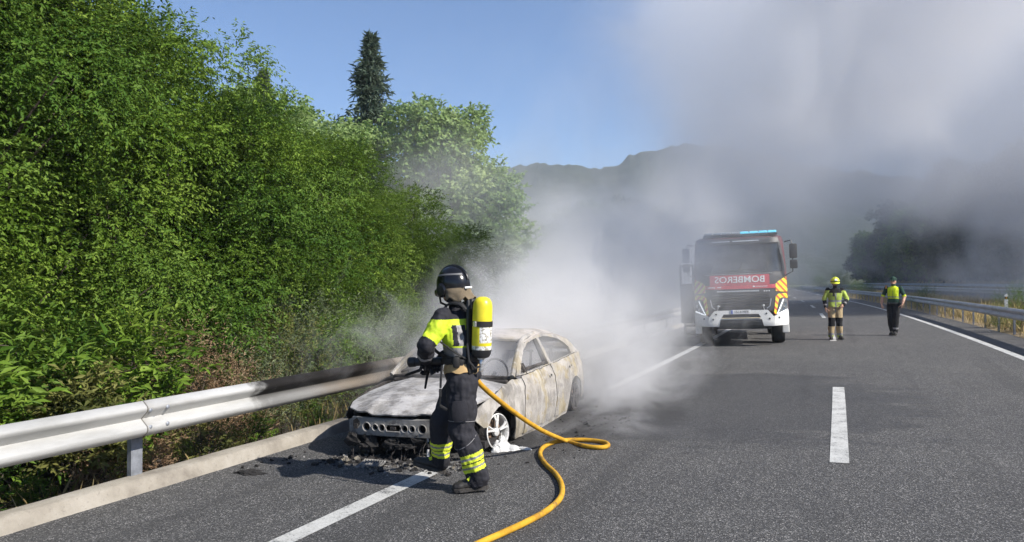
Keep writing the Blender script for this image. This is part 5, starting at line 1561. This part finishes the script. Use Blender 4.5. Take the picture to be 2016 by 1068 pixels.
b = MB(); b.lathe([(.0855, -.005), (.0895, -.003), (.0895, .040), (.0855, .042)], n=32); b.build('cylinder_strap', M_WEB, cyl, smooth=True)
b = MB(); b.box(Vector((lt * .092)) + Vector((0, 0, .018)), (.028, .028, .045), Euler((0, 0, R(-TH))), b=.005); b.build('strap_buckle', M_STEEL, cyl)
b = MB(); b.lathe([(.070, -.225), (.0865, -.205), (.0865, -.200), (.080, -.236), (.066, -.262), (.05, -.27)], n=32); 
half = [(k) for k in range(len(b.F))]
b.build('bottom_guard', M_BLK, cyl, smooth=True)
b = MB(); b.lathe([(.014, -.28), (.020, -.29), (.020, -.325), (.014, -.33), (.014, -.36), (.022, -.365), (.022, -.385), (.010, -.39), (0, -.39)], n=14); b.build('valve', M_STEEL, cyl, smooth=True)
b = MB(); b.tube([(0, 0, -.34), (-.03, .05, -.36), (-.04, .10, -.30), (-.02, .12, -.15)], .011, 6); b.build('pressure_hose', M_BLK, cyl, smooth=True)
b = MB(); rotT = Euler((0, 0, R(-TH)))
b.box(T3(-.01, -.172, 1.36), (.155, .035, .56), rotT, b=.015); b.box(T3(.0, -.195, 1.15), (.16, .07, .09), rotT, b=.02); b.box(T3(.0, -.19, 1.60), (.10, .05, .10), rotT, b=.02)
b.build('backplate', M_BLK, BA, smooth=True)
for e in (1, -1):
    q = MB(); q.tube(spline([T3(e * .06, -.17, 1.56), T3(e * .085, -.11, 1.605), T3(e * .10, .0, 1.605), T3(e * .115, .105, 1.50), T3(e * .135, .16, 1.35), T3(e * .165, .10, 1.20), T3(e * .14, -.10, 1.13)], 5), [(.010, .024)] * 31, 8, up=ft); q.build('shoulder_strap', M_WEB, BA, smooth=True)
q = MB(); q.tube(spline([T3(.20, .05, 1.30), T3(.195, -.06, 1.245), T3(.15, -.15, 1.18), T3(.07, -.20, 1.13)], 5), [(.006, .013)] * 16, 6, up=bk); q.build('side_strap', M_WEB, BA, smooth=True)
belt(1.12, .185, .150, (.030, .014), 'waist_belt', M_WEB, BA)
b = MB(); b.box(T3(.14, -.12, 1.115), (.10, .06, .10), Euler((0, 0, R(-TH + 40))), b=.02); b.box(T3(.03, -.19, 1.06), (.12, .06, .10), rotT, b=.02); b.build('belt_pouch', M_WEB, BA, smooth=True)
b = MB(); b.tube([(-.20, .165, 1.09), (-.21, .175, .98), (-.205, .178, .90)], [(.006, .011)] * 3, 6); b.box((-.207, .18, .86), (.018, .022, .07), b=.005); b.tube([(-.205, .18, .83), (-.20, .185, .76)], .005, 5); b.box((-.20, .155, .735), (.02, .075, .022), Euler((R(30), 0, 0)), b=.005); b.build('dangling_strap', M_WEB, BA)

# hose with its nozzle
def hose_mat():
    m, t, b = mk('hose_yellow')
    c = t.ramp(t.noise(7, 5, .65), [(.3, (.36, .185, .018)), (.5, (.54, .30, .022)), (.7, (.62, .36, .035))])
    c = t.mix(t.math('MULTIPLY', t.sstep(t.noise(4.5, 6, .72, off=(3, 1, 0)), .54, .66), .75), c, (.12, .085, .05))
    c = t.mix(t.math('MULTIPLY', t.sstep(t.noise(60, 3, .7), .55, .7), .3), c, (.2, .12, .03))
    t.l.new(c, b.inputs['Base Color']); b.inputs['Roughness'].default_value = .78; b.inputs['Specular IOR Level'].default_value = .25
    t.l.new(t.bump(t.noise(230, 2, .6), .5, .004), b.inputs['Normal'])
    return m
M_HOSE = hose_mat()
HO = thing('fire_hose', 'yellow fire hose looping over the asphalt from the firefighter to the picture bottom', 'hose', PX0, (0, 0, R(113.8)))
inv = (Matrix.Translation(Vector(PX0)) @ Euler((0, 0, R(113.8))).to_matrix().to_4x4()).inverted()
hw = [inv @ Vector(p) for p in [(-2.9, 5.88, 0.8), (-2.88, 6.43, 0.51), (-2.8, 7.02, 0.21), (-2.79, 7.79, -0.06), (-2.5, 7.58, -0.051), (-2.31, 7.55, -0.045), (-2.26, 7.67, -0.044), (-2.36, 7.83, -0.047), (-2.6, 7.88, -0.054), (-2.83, 7.77, -0.061), (-2.9, 7.48, -0.063), (-2.82, 7.11, -0.061), (-2.61, 6.71, -0.054), (-2.37, 6.36, -0.047), (-2.18, 6.0, -0.041), (-2.06, 5.63, -0.038), (-2.04, 5.27, -0.037), (-2.08, 4.97, -0.038), (-2.14, 4.7, -0.04), (-2.2, 4.46, -0.042), (-2.24, 4.24, -0.043), (-2.29, 3.97, -0.045)]]
hw = [Vector((.05, .22, 1.10)), Vector((.13, .08, 1.08)), Vector((.24, -.08, .99))] + hw
hpth = spline(hw, 10)
b = MB(); b.tube(hpth, .0235, 12); b.build('hose_line', M_HOSE, HO, smooth=True, auto=None)
b = MB(); nz0 = Vector((.04, .225, 1.10)); nz1 = Vector((.085, .49, 1.085)); nd = (nz1 - nz0).normalized()
b.tube([nz0 - nd * .04, nz0, nz0 + nd * .05, nz0 + nd * .052, nz0 + nd * .15, nz0 + nd * .152, nz0 + nd * .20, nz0 + nd * .205, nz1 - nd * .012, nz1], [.030, .034, .034, .026, .026, .036, .036, .043, .045, .036], 16)
nzl = b.build('nozzle', M_BLK, HO, smooth=True)
b = MB(); b.tube(spline([nz0 + nd * .05 + Vector((0, 0, .02)), nz0 + nd * .07 + Vector((0, 0, .075)), nz0 + nd * .14 + Vector((0, 0, .085)), nz0 + nd * .18 + Vector((0, 0, .03))], 4), .010, 6); b.build('bail_handle', M_BLK, nzl, smooth=True)
b = MB(); b.tube([nz0 + nd * .09 + Vector((0, 0, -.01)), nz0 + nd * .07 + Vector((-.01, 0, -.06)), nz0 + nd * .045 + Vector((-.01, 0, -.115))], [.018, .018, .020], 8); b.build('pistol_grip', M_BLK, nzl, smooth=True)

# ---- far firefighter and officer walking towards the camera (local +y towards the camera)
def face_bits(fig_, parent, hair=None, glasses=False):
    hc_, r_ = Vector(fig_.J['head']), fig_.hrot
    for e in (-1, 1):
        b = MB(); b.ell(hc_ + r_ @ Vector((e * .032, .088, .015)), (.014, .008, .007), 8, 6); b.build('eye', M_BLKC, parent)
        b = MB(); b.tube([hc_ + r_ @ Vector((e * .016, .094, .034)), hc_ + r_ @ Vector((e * .05, .083, .036))], .005, 5); b.build('eyebrow', M_HAIR, parent)
    b = MB(); b.ell(hc_ + r_ @ Vector((0, .092, -.060)), (.024, .008, .006), 8, 6); b.build('mouth', simple('lips', (.28, .11, .09), .5), parent)
def walker(loc, rz, leg, arms, label, rule, mats, girth, scale=1.0, lean=.0):
    o = thing('person', label, 'person', loc, (0, 0, rz)); o.scale = (scale,) * 3
    a = leg
    JJ = dict(sho_l=(.195, 0, 1.47), sho_r=(-.195, 0, 1.47), hip_l=(.09, 0, .92), hip_r=(-.09, 0, .92),
              head=(0, .025, 1.665), look=Vector((.05, 1, -.10)).normalized(), **a, **arms)
    Rw = dict(arm_l=(.066, .06, .055), fore_l=(.052, .048, .038), arm_r=(.066, .06, .055), fore_r=(.052, .048, .038),
              thigh_l=(.105, .095, .082), calf_l=(.082, .082, .072), thigh_r=(.105, .095, .082), calf_r=(.082, .082, .072))
    if girth > 1.05:
        for k in Rw: Rw[k] = tuple(v * (1.12) for v in Rw[k])
    fg = Fig(0, 0, JJ, Rw, (0, 0, 1.48), (0, 0, .97), girth)
    # the chest frame's 'left' is -x when facing +y, so mirror it for a figure seen from the front
    organic('body', fg.body(), .0125, 3, mats, o, fg.classify(rule), .010, 11)
    face_bits(fg, o)
    return o, fg
def rule_f2(k, t, p, lat, fw):
    z = p[2]
    if k == 'head': return 4
    if k == 'neck': return 0
    if k.startswith('calf'):
        if z < .20: return 2 if z > .13 else 1
        return 0 if (fw > -.02 and z > .40) else 3
    if k.startswith('thigh'): return 0 if (fw > .0 and z < .66) else 3
    if k.startswith('arm'): return 0 if z > 1.45 else 1
    if k.startswith('fore'): return 2 if .62 < t < .78 else (1 if t < .12 else 0)
    if z > 1.385: return 0
    if 1.12 < z < 1.17: return 2
    if abs(lat) < .016 and fw > 0: return 2
    return 1 if z > .965 else 3
P2 = rp(.06, 23.9)
f2, g2 = walker(P2, R(180 + 10), dict(kne_l=(.105, .05, .51), ank_l=(.115, .02, .125), kne_r=(-.11, .02, .51), ank_r=(-.135, -.05, .125)),
    dict(elb_l=(.30, .00, 1.19), wri_l=(.275, .06, .96), elb_r=(-.33, .0, 1.20), wri_r=(-.21, .17, 1.03)),
    'firefighter in lime jacket and sand trousers walking with a yellow helmet on', rule_f2, [M_BLKC, M_LIME, M_REFL, M_SAND, M_SKIN], 1.10, 1.0)
boot('boot', g2.J['ank_l'], -8, 0, f2, shaft=.10); boot('boot', g2.J['ank_r'], 12, 0, f2, shaft=.10)
hand('hand', g2.J['wri_r'], (.55, .35, -.45), (.4, -.6, 0), (.2, .5, 1), M_SKIN, f2, .8)
hand('hand', g2.J['wri_l'], (-.05, .12, -1), (-1, 0, 0), (0, 1, 0), M_SKIN, f2, .6)
h2 = helmet('helmet', Vector(g2.J['head']) + Vector((0, 0, .045)), g2.hrot, f2, M_HIVIS2, (.128, .155, .145), None, .16, low=-.03)
b = MB(); c0 = Vector(g2.J['head']) + Vector((0, 0, .045)); b.tube([c0 + Vector((.131 * math.cos(a), .158 * math.sin(a), .012)) for a in np.linspace(0, 2 * pi, 25)], [(.012, .004)] * 25, 6, cap=False, up=(0, 0, 1)); b.build('helmet_band', M_BLK, h2)
b = MB(); b.box(c0 + Vector((0, .150, .06)), (.075, .02, .065), Euler((R(22), 0, 0)), b=.008); b.build('front_badge', M_LETTER, h2)
b = MB(); b.tube([c0 + Vector((e * .105, .02, -.03)) if abs(e) == 1 else c0 + Vector((0, .07, -.20)) for e in (-1, 0, 1)], .007, 5); b.build('chin_strap', M_BLK, h2)
b = MB(); b.box((.06, .15, 1.33), (.06, .03, .10), b=.008); b.tube([(.06, .16, 1.37), (.06, .16, 1.46)], .006, 5); b.build('chest_radio', M_BLK, f2)
def rule_gc(k, t, p, lat, fw):
    z = p[2]
    if k in ('head', 'neck'): return 4 if not (k == 'neck' and z < 1.50) else 1
    if k.startswith('calf'): return 2 if (k == 'calf_r' and .20 < z < .25) else 0
    if k.startswith('thigh'): return 0
    if k.startswith('arm'): return 3 if .80 < t < .97 else (1 if t < .97 else 4)
    if k.startswith('fore'): return 4
    if z > 1.53 or abs(lat) > .155: return 1
    if 1.175 < z < 1.205: return 2
    if z > 1.14: return 3
    if z > 1.0: return 1
    return 0
P3 = rp(1.76, 25.8)
f3, g3 = walker(P3, R(180 - 12), dict(kne_l=(.085, .07, .51), ank_l=(.045, -.03, .125), kne_r=(-.09, .10, .51), ank_r=(-.065, .16, .125)),
    dict(elb_l=(.30, -.03, 1.20), wri_l=(.315, .08, .97), elb_r=(-.30, -.02, 1.20), wri_r=(-.27, .13, 1.0)),
    'traffic officer in dark green cap and bright yellow vest walking along the lane', rule_gc, [M_BLKC, M_DGRN, M_REFL, M_VEST, M_SKIN], 1.0, 1.0)
boot('boot', g3.J['ank_l'], -6, 0, f3, shaft=.06, L=.28); boot('boot', g3.J['ank_r'], 6, 6, f3, shaft=.06, L=.28)
hand('hand', g3.J['wri_r'], (.05, .15, -1), (1, .2, 0), (0, 1, 0), M_SKIN, f3, .7)
hand('hand', g3.J['wri_l'], (0, .15, -1), (-1, .2, 0), (0, 1, 0), M_SKIN, f3, .6)
cp = helmet('cap', Vector(g3.J['head']) + Vector((0, 0, .06)), g3.hrot, f3, M_DGRN, (.102, .120, .098), None, 0, low=-.01)
b = MB(); c0 = Vector(g3.J['head']) + Vector((0, .11, .055)); b.ell(c0, (.085, .085, .010), 16, 6, Euler((R(-14), 0, 0)).to_matrix()); b.build('peak', M_DGRN, cp, smooth=True)
b = MB(); b.tube([(.18 * math.cos(a), .125 * math.sin(a), 1.0) for a in np.linspace(0, 2 * pi, 25)], [(.022, .010)] * 25, 6, cap=False, up=(0, 0, 1)); b.box((-.19, .02, .93), (.05, .10, .16), b=.01); b.box((.12, .12, 1.0), (.05, .04, .06), b=.01); b.build('duty_belt', M_BLK, f3)
b = MB(); b.box((.19, .10, 1.50), (.035, .035, .10), b=.008); b.build('shoulder_radio', M_AMB, f3)
b = MB(); b.tube([(.1, .13, 1.20), (.1, .135, 1.38)], .004, 5); b.tube([(0, .125, 1.47), (0, .137, 1.30), (0, .135, 1.15)], .005, 5); b.build('vest_zip', M_DGRN, f3)
# ------------------------------------------------------------------ smoke: lit volumes of noise, standing where the smoke stands
class X:
    def __init__(s, t, k): s.t, s.k = t, k
    def _b(s, o, op, rev=False):
        o = o.k if isinstance(o, X) else o
        a, b = (o, s.k) if rev else (s.k, o)
        return X(s.t, s.t.math(op, a, b))
    def __add__(s, o): return s._b(o, 'ADD')
    def __radd__(s, o): return s._b(o, 'ADD')
    def __sub__(s, o): return s._b(o, 'SUBTRACT')
    def __rsub__(s, o): return s._b(o, 'SUBTRACT', True)
    def __mul__(s, o): return s._b(o, 'MULTIPLY')
    def __rmul__(s, o): return s._b(o, 'MULTIPLY')
    def __truediv__(s, o): return s._b(o, 'DIVIDE')
    def sqrt(s): return X(s.t, s.t.math('SQRT', s.k))
    def max(s, o): return s._b(o, 'MAXIMUM')
    def min(s, o): return s._b(o, 'MINIMUM')
    def step(s, a, b): return X(s.t, s.t.sstep(s.k, a, b))
def smoke(lo, hi, dens, field, col=(.86, .87, .90), aniso=.15, step=1.0, name='smoke'):
    m = bpy.data.materials.new('smoke_volume'); m.use_nodes = True
    t = NT(m)
    t.n.remove(t.n['Principled BSDF'])
    pv = t.node('ShaderNodeVolumePrincipled')
    pv.inputs['Color'].default_value = (*col, 1)
    pv.inputs['Anisotropy'].default_value = aniso
    pv.inputs['Density Attribute'].default_value = ''
    t.l.new(pv.outputs[0], t.n['Material Output'].inputs['Volume'])
    co = t.coord('Object')
    sp = t.node('ShaderNodeSeparateXYZ'); t.l.new(co, sp.inputs[0])
    x, y, z = (X(t, sp.outputs[k]) for k in range(3))
    def nz(scale, detail=4, rough=.6, off=(0, 0, 0), stretch=(1, 1, 1), dist=0.0):
        return X(t, t.noise(scale, detail, rough, co, stretch=stretch, off=off, dist=dist))
    f = field(x, y, z, nz)
    # fade out before the faces of the box
    for q, a, b in ((x, lo[0], hi[0]), (y, lo[1], hi[1]), (z, None, hi[2])):
        wd = .12 * ((b - a) if a is not None else b - lo[2])
        f = f * q.step(b, b - wd)
        if a is not None: f = f * q.step(a, a + wd)
    t.set(pv.inputs['Density'], (f.max(0.0) * dens).k)
    try: m.cycles.volume_step_rate = step
    except Exception: pass
    b = MB(); b.box([(lo[k] + hi[k]) / 2 for k in range(3)], [hi[k] - lo[k] for k in range(3)])
    return tag(b.build(name, m), kind='stuff')

# thick white smoke pouring from the car and rolling along the road
def f_car(x, y, z, nz):
    yy = (y - 8.4).max(0.0)
    xc = -4.35 + yy * .07
    zc = .85 + yy * .17
    r = .95 + yy * .155
    d = (((x - xc) * (x - xc) + (z - zc) * (z - zc)).sqrt()) / r
    n = nz(.75, 5, .62, (0, 0, 1.3), dist=.9)
    return ((1.0 - d) * 1.3 + (n - .5) * 3.8).max(0.0).min(1.7) * y.step(7.5, 8.7) * y.step(18.0, 13.5)
smoke((-8.0, 7.2, -.25), (.2, 20.0, 6.2), 0.85, f_car, (.95, .95, .96))
# smoke filling the cabin and leaking round the bonnet
def f_cabin(x, y, z, nz):
    dx = (x + 4.30) / 1.0
    dy = (y - 8.75) / 1.5
    dz = (z - .70) / .60
    d = (dx * dx + dy * dy + dz * dz).sqrt()
    n = nz(1.3, 3, .6, (2, 0, 5), dist=.5)
    return ((1.0 - d) * 1.6 + (n - .5) * 1.8).max(0.0).min(1.0)
smoke((-5.6, 7.3, .05), (-3.0, 10.9, 1.45), 2.6, f_cabin, (.92, .92, .94))
def f_leak(x, y, z, nz):
    dx = (x + 5.25) / .75
    dy = (y - 7.9) / 1.9
    dz = (z - .75) / .9
    d = (dx * dx + dy * dy + dz * dz).sqrt()
    n = nz(1.6, 5, .62, (5, 3, 1), dist=.9)
    return ((1.0 - d) * .8 + (n - .58) * 5.0).max(0.0).min(1.0)
smoke((-6.4, 5.8, -.12), (-4.5, 10.2, 2.2), .55, f_leak, (.92, .92, .94))
# white smoke tumbling out beside the rear wheel
def f_rear(x, y, z, nz):
    dx = (x + 3.0) / 1.15
    dy = (y - 11.0) / 1.9
    dz = (z - .55) / 1.15
    d = (dx * dx + dy * dy + dz * dz).sqrt()
    n = nz(1.2, 5, .62, (1, 6, 2), dist=.9)
    return ((1.0 - d) * 1.2 + (n - .52) * 4.0).max(0.0).min(1.2)
smoke((-4.6, 8.4, -.12), (-1.4, 14.0, 2.2), .6, f_rear, (.95, .95, .96))
# low wisps creeping over the road beside the car
def f_wisp(x, y, z, nz):
    n = nz(1.1, 5, .62, (4, 2, 0), (1, .7, 1.6), .8)
    return ((n - .48) * 6).max(0.0).min(1.0) * z.step(.8, .1) * (x + y * .12).step(-.2, -1.8)
smoke((-3.5, 7.4, -.12), (-.2, 15.5, .95), .75, f_wisp, (.93, .93, .95))
# the big plume climbing steeply and leaning over the lanes
def f_plume(x, y, z, nz):
    zz = (z - 1.6).max(0.0)
    xc = -2.1 + zz * .57
    yc = 12.2 + zz * .46
    r = 1.0 + zz * .48
    d = (((x - xc) * (x - xc) + (y - yc) * (y - yc)).sqrt()) / r
    n = nz(.42, 5, .62, (1, 5, 2), dist=.9)
    return ((1.0 - d) * 1.25 + (n - .5) * 4.6).max(0.0).min(1.3) * z.step(2.2, 4.0)
smoke((-6.0, 9.5, 1.2), (13, 25, 13.5), .36, f_plume, (.91, .915, .94))
# thinner drift crossing in front of the upper left of the truck
def f_drift(x, y, z, nz):
    zz = (z - .5).max(0.0)
    lean = x + 3.9 - zz * .36
    n = nz(.45, 5, .6, (2, 8, 3), dist=.7)
    return ((n - .40) * 3.6).max(0.0).min(1.0) * lean.step(-1.5, .1) * lean.step(3.4, 1.2) * z.step(.5, 2.0)
smoke((-6.5, 14.8, .2), (4.5, 21.0, 9.5), .12, f_drift, (.94, .945, .96))
# older smoke hanging over the road behind the truck and against the wooded slope
def f_old(x, y, z, nz):
    n = nz(.095, 5, .64, (3, 1, 0), (1, .7, 1.2), .8)
    n2 = nz(.05, 4, .6, (8, 2, 0), dist=.5)
    lean = x + y * .21 + (n2 - .5) * 34
    return ((n - .52) * 10 + z.step(3.5, 9.5) * 2.4).max(0.0).min(1.5) * lean.step(-6, 5)
smoke((-22, 36, -.5), (44, 72, 29), .058, f_old, (.90, .91, .94), 0.0, step=1.5)
# smoke bank pressed down on the median and the opposite carriageway
def f_bank(x, y, z, nz):
    n = nz(.16, 5, .64, (9, 4, 0), (1, .8, 1.4), .9)
    return ((n - .54) * 10).max(0.0).min(1.3) * z.step(9, 1)
smoke((3, 44, -.2), (40, 84, 12), .055, f_bank, (.94, .95, .97), step=1.5)
# low grey smoke on the road beyond the car and left of the truck
def f_low(x, y, z, nz):
    n = nz(.22, 5, .62, (5, 9, 0), (1, .7, 1.3), .7)
    return ((n - .36) * 4).max(0.0).min(1.0) * z.step(7.6, 3.8)
smoke((-17, 23.5, -.4), (-3.7, 46, 9.0), .15, f_low, (.94, .945, .96), step=1.4)
# thin veil between the willows and the pale poplars
def f_veil(x, y, z, nz):
    n = nz(.3, 4, .6, (7, 1, 0), (1, 1, .8), .5)
    return ((n - .42) * 4).max(0.0).min(1.0) * z.step(10, 4)
smoke((-13.2, 18.2, -.3), (-5.6, 22.3, 10), .20, f_veil, (.93, .94, .96), step=1.3)
# pale summer air
m = bpy.data.materials.new('haze_volume'); m.use_nodes = True
t = NT(m); t.n.remove(t.n['Principled BSDF'])
pv = t.node('ShaderNodeVolumePrincipled')
pv.inputs['Color'].default_value = (.80, .90, 1.0, 1); pv.inputs['Density'].default_value = .00045; pv.inputs['Anisotropy'].default_value = 0.1
pv.inputs['Density Attribute'].default_value = ''
t.l.new(pv.outputs[0], t.n['Material Output'].inputs['Volume'])
b = MB(); b.box((0, 600, 104), (2400, 1500, 222)); 
tag(b.build('haze', m), kind='stuff')
